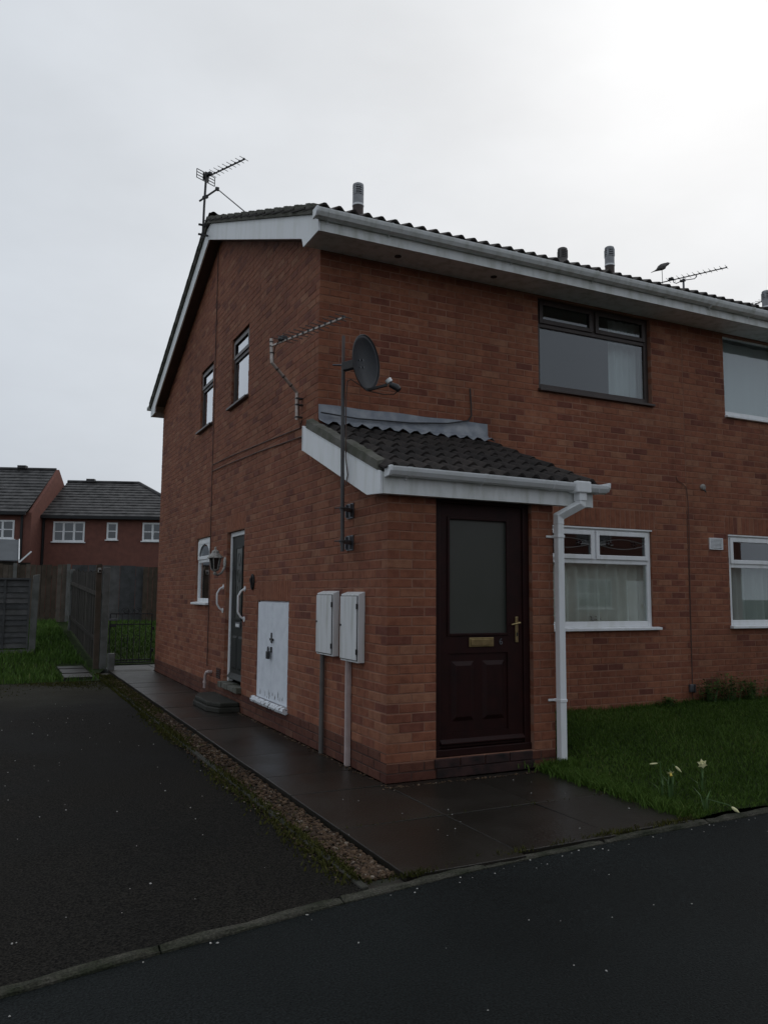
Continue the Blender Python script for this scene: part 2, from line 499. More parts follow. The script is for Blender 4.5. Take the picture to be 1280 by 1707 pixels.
class Plane:
    """wall plane: P(u, d, z) with d measured into the wall"""
    def __init__(s, o, u, n):
        s.o = Vector(o); s.u = Vector(u).normalized(); s.n = Vector(n).normalized()
    def P(s, u, d, z):
        p = s.o + s.u * u - s.n * d
        return Vector((p.x, p.y, s.o.z + z))
    def box(s, mb, u0, u1, d0, d1, z0, z1, rnd=0.0):
        P = s.P
        mb.hexa([P(u0, d0, z0), P(u1, d0, z0), P(u1, d1, z0), P(u0, d1, z0), P(u0, d0, z1), P(u1, d0, z1), P(u1, d1, z1), P(u0, d1, z1)], rnd)
        return mb

def subtract(rects, hole):
    o = []
    a, b, c, d = hole
    for (u0, u1, z0, z1) in rects:
        if b <= u0 or a >= u1 or d <= z0 or c >= z1:
            o.append((u0, u1, z0, z1)); continue
        if z0 < c: o.append((u0, u1, z0, c))
        if z1 > d: o.append((u0, u1, d, z1))
        zz0, zz1 = max(z0, c), min(z1, d)
        if u0 < a: o.append((u0, a, zz0, zz1))
        if u1 > b: o.append((b, u1, zz0, zz1))
    return o

def project(p):
    d = Vector(p) - CAM
    w = d.dot(c_f)
    if w < 0.1: return None
    return 640 + 1330.13 * d.dot(c_r) / w, 853.5 - 1330.13 * d.dot(c_u) / w

# ------------------------------------------------------------------ brickwork
BL, BH, JT = 0.215, 0.065, 0.010
BD = 0.1025
def brick_shape(mb, P, u0, u1, z0, z1, d0, rnd, depth=BD, jit=True):
    """one brick: arrised front, four sides, as 9 quads"""
    c = 0.0035
    j = (lambda: random.uniform(-0.0012, 0.0012)) if jit else (lambda: 0.0)
    back = [P(u0, d0 + depth, z0), P(u1, d0 + depth, z0), P(u1, d0 + depth, z1), P(u0, d0 + depth, z1)]
    mid = [P(u0 + j(), d0 + c, z0 + j()), P(u1 + j(), d0 + c, z0 + j()), P(u1 + j(), d0 + c, z1 + j()), P(u0 + j(), d0 + c, z1 + j())]
    fr = [P(u0 + c, d0, z0 + c), P(u1 - c, d0, z0 + c), P(u1 - c, d0, z1 - c), P(u0 + c, d0, z1 - c)]
    n = len(mb.v)
    mb.v += [tuple(q) for q in back + mid + fr]
    fs = [(n + 8, n + 9, n + 10, n + 11)]
    for i in range(4):
        k = (i + 1) % 4
        fs.append((n + 4 + i, n + 4 + k, n + 8 + k, n + 8 + i))
        fs.append((n + i, n + k, n + 4 + k, n + 4 + i))
    mb.f += fs
    mb.r += [rnd] * 9

class Wall:
    def __init__(s, plane, u0, u1, z0, top, start, holes=(), soldiers=(), plinth=0.22, clip=None, flip=False, breaks=(), btop=None):
        """start(course)-> u of the first brick of that course; holes (u0,u1,z0,z1); soldiers likewise"""
        s.pl = plane; s.bricks = []; s.holes = list(holes); s.flip = flip
        s.u0, s.u1, s.z0, s.top = u0, u1, z0, top
        s.breaks = breaks
        s.btop = btop or top
        allh = s.holes + [(a - JT, b + JT, c, d) for (a, b, c, d) in soldiers]
        course = 0; z = z0
        zmax = max(top(u0 + (u1 - u0) * k / 40.0) for k in range(41))
        while z < zmax:
            u = start(course)
            while u + BL < u0: u += BL + JT
            while u < u1 - 0.004:
                rs = [(max(u, u0), min(u + BL, u1), z, z + BH)]
                for h in allh:
                    rs = subtract(rs, h)
                for (a, b, c, d) in rs:
                    t = min(top(a), top(b))
                    d = min(d, t)
                    if clip and clip(a, b, c, d): continue
                    if b - a > 0.012 and d - c > 0.012:
                        s.bricks.append((a, b, c, d, random.random()))
                u += BL + JT
            z += BH + JT; course += 1
        for (a, b, c, d) in soldiers:
            n = max(1, round((b - a) / 0.075)); w = (b - a) / n
            for k in range(n):
                s.bricks.append((a + k * w + 0.005, a + (k + 1) * w - 0.005, c + 0.005, d - 0.005, 0.3 + 0.55 * random.random()))
        s.plinth = plinth
    def backing(s, name, parent):
        mb = MB(); lowmb = MB()
        nodes = sorted(set([s.u0 + (s.u1 - s.u0) * k / 12 for k in range(13)] + list(s.breaks)))
        nseg = len(nodes) - 1
        for k in range(nseg):
            a, b = nodes[k], nodes[k + 1]
            a2 = a + (0.004 if k == 0 else 0)
            b2 = b - (0.004 if k == nseg - 1 else 0)
            rs = [(a2, b2, max(s.plinth, s.z0), 99.0)]
            lo = [(a2, b2, s.z0, s.plinth)] if s.plinth > s.z0 else []
            for h in s.holes:
                rs = subtract(rs, h); lo = subtract(lo, h)
            for group, tgt in ((rs, mb), (lo, lowmb)):
                for (p, q, c, d) in group:
                    if d > 90:
                        ta, tb = s.btop(p), s.btop(q)
                    else:
                        ta, tb = min(d, s.btop(p)), min(d, s.btop(q))
                    if ta <= c or tb <= c: continue
                    D0, D1 = 0.0032, 0.11
                    P = s.pl.P
                    tgt.hexa([P(p, D0, c), P(q, D0, c), P(q, D1, c), P(p, D1, c), P(p, D0, ta), P(q, D0, tb), P(q, D1, tb), P(p, D1, ta)])
        o = mb.build(name, 'mortar', parent, recalc=True)
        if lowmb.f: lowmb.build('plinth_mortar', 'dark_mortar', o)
        return o

MESHCACHE = {}
def lay_bricks(walls, limit):
    """walls: [(Wall, part object)]; the largest `limit` in the picture become objects, the rest one mesh per wall"""
    cand = []
    for wi, (w, part) in enumerate(walls):
        for bi, (a, b, c, d, r) in enumerate(w.bricks):
            pts = [project(w.pl.P(*q)) for q in ((a, 0, c), (b, 0, c), (b, 0, d), (a, 0, d))]
            area = 0
            if all(pts) and all(-5 < p[0] < 1285 and 0 < p[1] < 1707 for p in pts):
                for i in range(4):
                    p, q = pts[i], pts[(i + 1) % 4]
                    area += p[0] * q[1] - q[0] * p[1]
                area = abs(area) / 2
            cand.append((area, wi, bi))
    cand.sort(reverse=True)
    single = set((wi, bi) for ar, wi, bi in cand[:limit] if ar > 60)
    for wi, (w, part) in enumerate(walls):
        rest = {False: MB(), True: MB()}
        off = ORG[part.name]
        for bi, (a, b, c, d, r) in enumerate(w.bricks):
            low = c < w.plinth
            d0 = random.uniform(-0.0015, 0.0015)
            if (wi, bi) in single:
                cu, cz = (a + b) / 2, (c + d) / 2
                key = (wi, round(b - a, 3), round(d - c, 3), low, random.randrange(3))
                if key not in MESHCACHE:
                    mb = MB()
                    o0 = w.pl.P(0, 0, 0)
                    def PP(u, dd, z, o0=o0, w=w):
                        return w.pl.P(u, dd, z) - o0
                    brick_shape(mb, PP, -(b - a) / 2, (b - a) / 2, -(d - c) / 2, (d - c) / 2, 0.0, 0.0)
                    me = bpy.data.meshes.new('brick')
                    me.from_pydata(mb.v, [], mb.f if not w.flip else [tuple(reversed(q)) for q in mb.f])
                    me.materials.append(MATS['plinth_brick_obj' if low else 'brick_obj'])
                    MESHCACHE[key] = me
                o = bpy.data.objects.new('brick', MESHCACHE[key])
                COL.objects.link(o)
                o.parent = part
                o.location = w.pl.P(cu, d0, cz) - off
            else:
                brick_shape(rest[low], w.pl.P, a, b, c, d, d0, r)
        for low, mb in rest.items():
            if mb.f:
                if w.flip: mb.f = [tuple(reversed(q)) for q in mb.f]
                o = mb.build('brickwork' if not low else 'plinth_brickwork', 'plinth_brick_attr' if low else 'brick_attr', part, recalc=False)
                o['kind'] = 'stuff'

# ------------------------------------------------------------------ geometry constants
D = 1.575                         # plane of the main front wall
def fx(x): return -2.7671 + (x + 2.7671) * 1.00334
def fz(z): return 1.4405 + (z - 1.4405) * 1.00334
REAR = 9.85
RIDGE_Y = 5.68
SL = 0.410
def roof_z(y):                    # top of the bargeboards
    return 5.030 + SL * (y - 1.16) if y <= RIDGE_Y else 5.030 + SL * (2 * RIDGE_Y - y - 1.16)
def porch_z(y):
    return 2.395 + 0.392 * (y + 0.10)
SPLIT = fx(4.87)
FAR = 13.0

FRONT = Plane((0, D, 0), (1, 0, 0), (0, -1, 0))
PORCH = Plane((0, 0, 0), (1, 0, 0), (0, -1, 0))
GABLE = Plane((0, 0, 0), (0, 1, 0), (-1, 0, 0))
PSIDE = Plane((1.6125, 0, 0), (0, 1, 0), (1, 0, 0))

# ================================================================== GROUND
def struct(o):
    o['kind'] = 'structure'
    return o
kerb_pts = [(-12, -5.2), (-8, -3.75), (-6, -3.1), (-4, -2.60), (-2.67, -2.27), (-1.75, -2.10), (-0.90, -1.93), (-0.2, -1.85),
            (0.55, -1.79), (2.05, -1.72), (5, -1.65), (9, -1.60), (16, -1.58)]
def kerb_y(x):
    for (a, ya), (b, yb) in zip(kerb_pts, kerb_pts[1:]):
        if a <= x <= b:
            return ya + (yb - ya) * (x - a) / (b - a)
    return kerb_pts[0][1] if x < kerb_pts[0][0] else kerb_pts[-1][1]

def sheet(name, fn, x0, x1, ny, y0f, y1f, nx, m, z_off=0.0):
    mb = MB()
    vs = []
    for i in range(nx + 1):
        x = x0 + (x1 - x0) * i / nx
        ya, yb = y0f(x), y1f(x)
        for j in range(ny + 1):
            y = ya + (yb - ya) * j / ny
            vs.append((x, y, fn(x, y) + z_off))
    mb.v = vs
    for i in range(nx):
        for j in range(ny):
            a = i * (ny + 1) + j
            mb.f.append((a, a + ny + 1, a + ny + 2, a + 1)); mb.r.append(0.0)
    o = mb.build(name, m, None, smooth=True, recalc=False)
    return o

g = MB(); g.face([(-400, -400, -0.16), (400, -400, -0.16), (400, 600, -0.16), (-400, 600, -0.16)])
struct(g.build('ground', 'grass_base', recalc=False))
struct(sheet('road', lambda x, y: -0.026 - 0.012 * math.sin(x * 0.7 + y) * 0.3, -14, 16, 12, lambda x: -8.5, kerb_y, 40, 'asphalt_road'))
struct(sheet('pavement_opposite', lambda x, y: 0.02, -14, 16, 1, lambda x: -10.5, lambda x: -8.5, 2, 'concrete'))
DR_X = -1.055
DR_END = 8.55
struct(sheet('driveway', lambda x, y: -0.018 + 0.006 * math.sin(x * 1.3) * math.sin(y * 0.9), -12, DR_X, 16, lambda x: kerb_y(x) + 0.06, lambda x: DR_END + 0.08 * math.sin(x * 3), 24, 'asphalt_drive'))

# driveway moss: real patches of low moss on the far end of the asphalt
def tufts(name, pts, hmin, hmax, wid, m, spread=0.5, per=1):
    """pts Nx3; each a bent blade of 2 quads; one mesh"""
    n = len(pts)
    ang = RNG.uniform(0, 2 * np.pi, n)
    h = RNG.uniform(hmin, hmax, n)
    lean = RNG.uniform(0, spread, n) * h
    la = RNG.uniform(0, 2 * np.pi, n)
    w = wid * RNG.uniform(0.6, 1.3, n)
    dx, dy = np.cos(ang) * w / 2, np.sin(ang) * w / 2
    lx, ly = np.cos(la) * lean, np.sin(la) * lean
    P = np.asarray(pts, float)
    v = np.empty((n, 5, 3))
    v[:, 0] = P - np.stack([dx, dy, np.zeros(n)], 1)
    v[:, 1] = P + np.stack([dx, dy, np.zeros(n)], 1)
    v[:, 2] = P + np.stack([dx * 0.8 + lx * 0.35, dy * 0.8 + ly * 0.35, h * 0.6], 1)
    v[:, 3] = P + np.stack([-dx * 0.8 + lx * 0.35, -dy * 0.8 + ly * 0.35, h * 0.6], 1)
    v[:, 4] = P + np.stack([lx, ly, h], 1)
    idx = np.arange(n)[:, None] * 5
    quads = idx + np.array([[0, 1, 2, 3]])
    tris = idx + np.array([[3, 2, 4]])
    me = bpy.data.meshes.new(name)
    me.vertices.add(n * 5)
    me.vertices.foreach_set('co', v.reshape(-1))
    loops = np.concatenate([quads.reshape(-1), tris.reshape(-1)])
    me.loops.add(len(loops))
    me.loops.foreach_set('vertex_index', loops.astype(np.int32))
    starts = np.concatenate([np.arange(n) * 4, n * 4 + np.arange(n) * 3])
    me.polygons.add(2 * n)
    me.polygons.foreach_set('loop_start', starts.astype(np.int32))
    me.update(calc_edges=True)
    patch = (np.sin(P[:, 0] * 2.1 + 1.3 * np.sin(P[:, 1] * 1.7)) + np.sin(P[:, 1] * 3.3 + P[:, 0] * 1.1) + np.sin(P[:, 0] * 6.7 - P[:, 1] * 5.1) * 0.6) / 2.6
    r = np.clip(0.42 + 0.24 * patch + RNG.normal(0, 0.20, n), 0.01, 1.0)
    a = me.attributes.new('rnd', 'FLOAT', 'FACE')
    a.data.foreach_set('value', np.concatenate([r, r]))
    me.materials.append(MATS[m])
    o = bpy.data.objects.new(name, me)
    COL.objects.link(o)
    return o

# gravel strip with its edging
PX = -0.775                      # outer edge of the path slabs
g = MB()
g.face([(DR_X + 0.03, -1.90, -0.040), (PX - 0.005, -1.84, -0.040), (PX - 0.005, 10.1, -0.040), (DR_X + 0.03, 10.1, -0.040)])
struct(g.build('gravel_bed', 'soil', recalc=False))
ed = bpy.data.objects.new('edging', None); COL.objects.link(ed); ORG['edging'] = Vector((0, 0, 0)); struct(ed)
y = kerb_y(DR_X) + 0.075
while y < 9.4:
    L = 0.9
    mb = MB(); dx = random.uniform(-0.006, 0.006)
    mb.box(DR_X + dx, DR_X + 0.042 + dx, y, y + L - 0.012, -0.12, 0.004 + random.uniform(-0.008, 0.004))
    mb.build('edging_stone', 'concrete', ed, bevel=0.006)
    y += L

# path slabs
base = MB(); base.box(PX + 0.02, 0.0, -1.72, 9.95, -0.12, -0.022); base.box(0.0, 1.40, -1.66, 0.02, -0.12, -0.022)
base.box(PX + 0.02, 3.0, 9.95, 11.3, -0.12, -0.022)
pth = struct(base.build('path', 'soil'))
def slab(x0, x1, y0, y1, z=0.0):
    t = [random.uniform(-0.004, 0.004) for _ in range(4)]
    g2 = 0.0025
    mb = MB().hexa([(x0 + g2, y0 + g2, -0.06), (x1 - g2, y0 + g2, -0.06), (x1 - g2, y1 - g2, -0.06), (x0 + g2, y1 - g2, -0.06),
                    (x0 + g2, y0 + g2, z + t[0]), (x1 - g2, y0 + g2, z + t[1]), (x1 - g2, y1 - g2, z + t[2]), (x0 + g2, y1 - g2, z + t[3])])
    mb.build('paving_slab', 'slab', pth, bevel=0.004)
yy = -0.02
k = 0
while yy < 9.7:
    L = 0.9 if k % 3 else 0.6
    slab(PX, -0.012, yy, min(yy + L, 9.93)); yy += L; k += 1
for (x0, x1) in ((PX, -0.02), (-0.02, 0.70), (0.70, 1.385)):
    a = min(kerb_y(x0), kerb_y(x1)) + 0.085
    for (y0, y1) in ((a, -0.93), (-0.93, -0.025)):
        slab(x0, x1, y0, y1)
for (x0, x1) in ((PX, 0.1), (0.1, 0.95), (0.95, 1.8), (1.8, 2.65)):
    slab(x0, x1, 9.95, 10.55); slab(x0, x1, 10.55, 11.15)
# lone stepping slabs on the grass
for (y0, y1) in ((8.75, 9.45), (9.6, 10.3), (10.5, 11.1)):
    dx = random.uniform(-0.03, 0.03)
    slab(-1.62 + dx, -1.16 + dx, y0, y1, 0.035)

# kerb
kb = bpy.data.objects.new('kerb', None); COL.objects.link(kb); ORG['kerb'] = Vector((0, 0, 0)); struct(kb)
xs = -9.0
while xs < 12:
    L = 0.90 * math.cos(math.atan2(kerb_y(xs + 0.9) - kerb_y(xs), 0.9))
    a, b = Vector((xs + 0.004, kerb_y(xs), 0)), Vector((xs + L - 0.004, kerb_y(xs + L), 0))
    w = 0.068
    mb = MB(); ns = 9
    zt = random.uniform(-0.014, -0.004)
    for q in range(ns + 1):
        p = a.lerp(b, q / ns)
        j1, j2, j3, j4 = (random.uniform(-0.005, 0.005) for _ in range(4))
        chip = -0.012 if (q in (0, ns) or random.random() < 0.12) else 0.0
        mb.v += [(p.x, p.y + j1, -0.15), (p.x, p.y + j1 * 0.5, -0.018), (p.x, p.y + 0.010 - chip + j1, zt + j3 + chip), (p.x, p.y + w * 0.8 + j2, zt + j4), (p.x, p.y + w + j2, -0.02), (p.x, p.y + w, -0.15)]
    for q in range(ns):
        for e_ in range(5):
            mb.f.append((q * 6 + e_, q * 6 + 6 + e_, q * 6 + 7 + e_, q * 6 + 1 + e_)); mb.r.append(0)
    mb.f += [tuple(range(6)), tuple(ns * 6 + e_ for e_ in range(6))[::-1]]; mb.r += [0, 0]
    mb.build('kerb_stone', 'kerb_concrete', kb)
    xs += L

# front lawn
def lawn_z(x, y):
    t = min(max((y + 1.6) / 3.1, 0), 1)
    s = min(max((x - 1.38) / 0.7, 0), 1)
    return (0.0 + 0.165 * t) * s + 0.012 * math.sin(x * 2.3 + y * 1.7) + 0.006 * math.sin(x * 7 - y * 5)
LX0 = 1.385
struct(sheet('front_lawn', lawn_z, LX0, 14, 24, lambda x: kerb_y(x) + 0.062, lambda x: D + 0.005, 80, 'grass_base'))
# back lawn, rising behind
def back_z(x, y):
    t = min(max((y - 10.5) / 9.5, 0), 1)
    return -0.01 + 0.62 * t + 0.015 * math.sin(x * 1.9 + y)
struct(sheet('back_lawn', back_z, -14, DR_X - 0.05, 40, lambda x: DR_END - 0.05, lambda x: 24, 30, 'grass_base'))
struct(sheet('back_garden', lambda x, y: back_z(x, y) - 0.02, DR_X - 0.05, 14, 30, lambda x: 11.28 if x > PX - 0.1 else 9.3, lambda x: 24, 30, 'grass_base'))

# ================================================================== THE HOUSE
house = thing('brick_house', 'red-brown brick end house with porch, white bargeboards and dark tiled roof', 'house')
house2 = thing('brick_house', 'brick house joined to the right end, cut off by the frame, with white windows', 'house', (9, D + 4, 0))

# openings (front wall)
LW = (fx(2.575), fx(4.277), fz(1.085), fz(2.235))
UW = (fx(2.650), fx(4.350), fz(3.777), 4.86)
LW2 = (fx(5.568), fx(7.27), fz(1.085), fz(2.235))
UW2 = (fx(5.600), fx(7.30), fz(3.777), 4.86)
LWb = (fx(9.0), fx(10.7), fz(1.085), fz(2.235))
UWb = (fx(9.0), fx(10.7), fz(3.777), 4.86)
# openings (gable)
CU = (2.33, 3.43, 0.245, 1.363)
SD = (4.05, 4.873, 0.282, 2.250)
GW = (5.83, 6.68, 1.310, 2.270)
GU1 = (4.06, 4.868, 3.950, 4.895)
GU2 = (5.914, 6.698, 3.950, 4.895)

def st_front(c): return 0.0 if c % 2 == 0 else 0.1125
def st_gable(c): return 0.1125 if c % 2 == 0 else 0.0
def soldier(o, e=0.05): return (o[0] - e, o[1] + e, o[3], o[3] + 0.225)
w_front = Wall(FRONT, 0.0, SPLIT - 0.006, 0.0, lambda u: 4.93, st_front,
               [LW, UW, (-0.1, 1.62, -1, 2.62)], [soldier(LW)], plinth=0.0,
               clip=lambda a, b, c, d: b < 1.75 and d < porch_z(1.5) + 0.02)
w_front2 = Wall(FRONT, SPLIT + 0.006, FAR, 0.0, lambda u: 4.93, lambda c: SPLIT + 0.006 - (0.0 if c % 2 else 0.1125),
                [LW2, UW2, LWb, UWb], [soldier(LW2), soldier(LWb)], plinth=0.0)
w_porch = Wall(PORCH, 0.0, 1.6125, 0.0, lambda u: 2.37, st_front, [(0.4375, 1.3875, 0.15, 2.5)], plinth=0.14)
def gtop(u):
    if u < D - 0.001: return porch_z(u) + 0.03
    return roof_z(u) - 0.01
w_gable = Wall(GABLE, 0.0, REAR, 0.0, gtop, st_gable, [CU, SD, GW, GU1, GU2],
               [soldier(CU), soldier(SD), soldier(GW)], plinth=0.22, flip=True, breaks=(D + 0.0042, D + 0.0050, RIDGE_Y),
               btop=lambda u: porch_z(u) + 0.02 if u < D + 0.0046 else roof_z(u) - 0.01)
w_pside = Wall(PSIDE, 0.0, D, 0.0, lambda u: porch_z(u) - 0.02, lambda c: 0.1125 if c % 2 else 0.225, [], plinth=0.14)
part_front = w_front.backing('front_wall', house)
part_porch = w_porch.backing('porch_wall', house)
part_gable = w_gable.backing('gable_wall', house)
part_pside = w_pside.backing('porch_side_wall', house)
part_front2 = w_front2.backing('front_wall', house2)
lay_bricks([(w_front, part_front), (w_porch, part_porch), (w_gable, part_gable), (w_pside, part_pside)], 300)
lay_bricks([(w_front2, part_front2)], 300)
# movement joint between the two houses
MB().box(SPLIT - 0.0055, SPLIT + 0.0055, D + 0.004, D + 0.05, 0.15, 2.5).build('joint_sealant', 'cable', house2)
MB().box(SPLIT - 0.0055, SPLIT + 0.0055, D + 0.002, D + 0.05, 2.502, 4.9).build('joint_mortar', 'mortar', house2)
# rear and far walls, so that the building is closed
MB().box(0.12, SPLIT, REAR - 0.11, REAR - 0.004, 0, 4.95).build('rear_wall', 'bg_brick', house)
MB().box(SPLIT, FAR, REAR - 0.11, REAR - 0.004, 0, 4.95).build('rear_wall', 'bg_brick', house2)
MB().prism([(FAR, D, 0), (FAR, REAR, 0), (FAR, REAR, 4.95), (FAR, RIDGE_Y, 6.8), (FAR, D, 4.95)], (0.1, 0, 0)).build('end_wall', 'bg_brick', house2)

# ------------------------------------------------------------------ windows
def ring(mb, pl, u0, u1, z0, z1, w, d0, d1, wb=None):
    wb = wb or w
    pl.box(mb, u0, u0 + w, d0, d1, z0, z1); pl.box(mb, u1 - w, u1, d0, d1, z0, z1)
    pl.box(mb, u0 + w, u1 - w, d0, d1, z0, z0 + wb); pl.box(mb, u0 + w, u1 - w, d0, d1, z1 - w, z1)
def pane(pl, u0, u1, z0, z1, d, parent, m='glass'):
    mb = MB(); pl.box(mb, u0, u1, d, d + 0.006, z0, z1)
    return mb.build('pane', m, parent)
def room(pl, u0, u1, z0, z1, parent, deep=2.6, d0=0.14):
    mb = MB(); P = pl.P
    a = [P(u0, d0, z0), P(u1, d0, z0), P(u1, d0, z1), P(u0, d0, z1)]
    b = [P(u0, d0 + deep, z0), P(u1, d0 + deep, z0), P(u1, d0 + deep, z1), P(u0, d0 + deep, z1)]
    mb.v = [tuple(q) for q in a + b]
    mb.f = [(4, 5, 6, 7)] + [(i, (i + 1) % 4, (i + 1) % 4 + 4, i + 4) for i in range(4)]
    mb.r = [0] * 5
    return mb.build('room_lining', 'plaster', parent, recalc=False)
def drape(pl, u0, u1, z0, z1, d, parent, m, waves=9, amp=0.035, name='curtain'):
    mb = MB(); nx = waves * 8; nz = 6
    ph = random.uniform(0, 6)
    n0 = 0
    for i in range(nx + 1):
        t = i / nx
        u = u0 + (u1 - u0) * t
        for j in range(nz + 1):
            z = z0 + (z1 - z0) * j / nz
            a = amp * (1.0 - 0.5 * j / nz)
            dd = d + a * math.sin(t * waves * 6.283 + ph + 0.4 * math.sin(t * 11)) + a * 0.5 * math.sin(t * waves * 2.6 + 1)
            mb.v.append(tuple(pl.P(u, dd, z)))
    for i in range(nx):
        for j in range(nz):
            a = i * (nz + 1) + j
            mb.f.append((a, a + nz + 1, a + nz + 2, a + 1)); mb.r.append(0)
    return mb.build(name, m, parent, smooth=True, recalc=False)
def sill(pl, u0, u1, z0, z1, out, parent, m, d1=0.05):
    mb = MB(); P = pl.P
    mb.hexa([P(u0, -out, z0), P(u1, -out, z0), P(u1, d1, z0), P(u0, d1, z0), P(u0, -out, z1 - 0.012), P(u1, -out, z1 - 0.012), P(u1, d1, z1), P(u0, d1, z1)])
    return mb.build('sill', m, parent, bevel=0.004)

def upvc_ground(o, parent, lights, deco=False):
    u0, u1, z0, z1 = o
    dF, dB = 0.025, 0.095
    tz = fz(1.845)
    mb = MB()
    g2 = 0.003
    ring(mb, FRONT, u0 + g2, u1 - g2, z0 + g2, z1 - g2, 0.058, dF, dB, 0.065)
    FRONT.box(mb, u0 + 0.061, u1 - 0.061, dF, dB, tz - 0.032, tz + 0.032)
    for k in range(1, lights):
        x = u0 + (u1 - u0) * k / lights
        FRONT.box(mb, x - 0.03, x + 0.03, dF + 0.001, dB, tz + 0.032, z1 - 0.061)
    w = mb.build('window', 'pvc', parent, bevel=0.006)
    h = MB(); FRONT.box(h, u0 - 0.005, u1 + 0.005, -0.006, 0.022, z1 - 0.020, z1 - 0.004); h.build('head_trim', 'pvc', w)
    for k in range(lights):
        a = u0 + 0.045 if k == 0 else u0 + (u1 - u0) * k / lights + 0.012
        b = u1 - 0.045 if k == lights - 1 else u0 + (u1 - u0) * (k + 1) / lights - 0.012
        s = MB(); ring(s, FRONT, a, b, tz + 0.018, z1 - 0.042, 0.052, 0.006, dF - 0.001)
        sash = s.build('sash', 'pvc', w, bevel=0.006)
        pane(FRONT, a + 0.045, b - 0.045, tz + 0.062, z1 - 0.088, 0.034, w)
        if deco:
            c = (a + b) / 2; zc = (tz + z1) / 2
            L = MB()
            hw = (b - a) / 2 - 0.05
            for sg in (-1, 1):
                pts = []
                for q in range(13):
                    t = q / 12
                    pts.append(FRONT.P(c - hw + 2 * hw * t, 0.031, zc + 0.012 - sg * 0.045 * math.sin(math.pi * t) - (0.018 if sg > 0 else -0.006)))
                L.tube(pts, 0.0035, 4)
            L.build('leading', 'leading', w)
            for sg in (-1, 1):
                F = MB()
                for q in range(5):
                    an = q * 1.257
                    cc = FRONT.P(c + sg * hw * 0.55 + 0.03 * math.cos(an), 0.030, zc + 0.015 + 0.022 * math.sin(an))
                    F.lathe([(0.004, -0.012), (0.016, 0), (0.004, 0.012)], cc, 6)
                F.build('rose', 'red_glass', w)
    pane(FRONT, u0 + 0.055, u1 - 0.055, z0 + 0.062, tz - 0.030, 0.045, w)
    sill(FRONT, u0 - 0.02, u1 + 0.085, z0 - 0.035, z0 + 0.006, 0.055, w, 'pvc')
    room(FRONT, u0 - 0.4, u1 + 0.4, 0.35, 2.5, w, 2.6)
    return w

win = upvc_ground(LW, house, 2, True)
drape(FRONT, LW[0] + 0.02, LW[1] - 0.02, LW[2] + 0.02, fz(1.83), 0.150, win, 'curtain', 11, 0.045)
orn = MB()
for q in range(2):
    c = FRONT.P(fx(3.46) + q * 0.075, 0.115, LW[2] + 0.075)
    orn.tube([c + Vector((-0.045, 0, 0.02 * q)), c + Vector((-0.01, 0, 0.012)), c + Vector((0.03, 0, 0.022)), c + Vector((0.05, 0, 0.008))], [0.004, 0.016, 0.012, 0.003], 6)
    orn.tube([c + Vector((0, 0, 0.01)), c + Vector((-0.02, 0, 0.045)), c + Vector((-0.045, 0, 0.055))], [0.006, 0.012, 0.003], 5)
    orn.tube([c + Vector((0, 0, 0)), c + Vector((0, 0, -0.02))], [0.004, 0.012], 6)
ornt = orn.build('ornament', 'lantern_white', None)
tag(ornt, 'pair of little bird ornaments on the sill behind the net curtained lower window', 'ornament')
win2 = upvc_ground(LW2, house2, 1)
drape(FRONT, LW2[0] + 0.02, LW2[1] - 0.02, LW2[2] + 0.02, fz(1.83), 0.165, win2, 'net_curtain', 10, 0.045)
win2b = upvc_ground(LWb, house2, 1)

def upper(o, parent, m, lights, curtain=None, tz=None):
    u0, u1, z0, z1 = o
    dF, dB = 0.055, 0.12
    mb = MB(); g2 = 0.003
    ring(mb, FRONT, u0 + g2, u1 - g2, z0 + g2, z1 + 0.05, 0.062, dF, dB, 0.070)
    if tz:
        FRONT.box(mb, u0 + 0.065, u1 - 0.065, dF, dB, tz - 0.035, tz + 0.030)
        x = (u0 + u1) / 2
        FRONT.box(mb, x - 0.055, x + 0.055, dF + 0.001, dB, tz + 0.030, z1 - 0.01)
    w = mb.build('window', m, parent, bevel=0.006)
    if tz:
        for (a, b) in ((u0 + 0.05, (u0 + u1) / 2 - 0.02), ((u0 + u1) / 2 + 0.02, u1 - 0.05)):
            s = MB(); ring(s, FRONT, a, b, tz + 0.012, z1 - 0.02, 0.052, 0.036, dF - 0.001); s.build('sash', m, w, bevel=0.005)
            pane(FRONT, a + 0.045, b - 0.045, tz + 0.055, z1 - 0.06, 0.062, w)
        pane(FRONT, u0 + 0.058, u1 - 0.058, z0 + 0.068, tz - 0.032, 0.075, w)
    else:
        pane(FRONT, u0 + 0.058, u1 - 0.058, z0 + 0.068, z1 - 0.02, 0.075, w)
    sill(FRONT, u0 - 0.012, u1 + 0.012, z0 - 0.030, z0 + 0.008, 0.045, w, m, 0.06)
    room(FRONT, u0 - 0.4, u1 + 0.4, 2.75, 4.95, w, 3.0)
    if curtain:
        drape(FRONT, curtain[0], curtain[1], 2.9, z1, 0.24, w, 'white_cloth', 5, 0.03)
    return w
upper(UW, house, 'brown_frame', 2, (fx(3.90), fx(4.45)), fz(4.548))
upper(UW2, house2, 'pvc', 1, (fx(5.5), fx(7.4)))
upper(UWb, house2, 'pvc', 1, (fx(8.9), fx(10.8)))

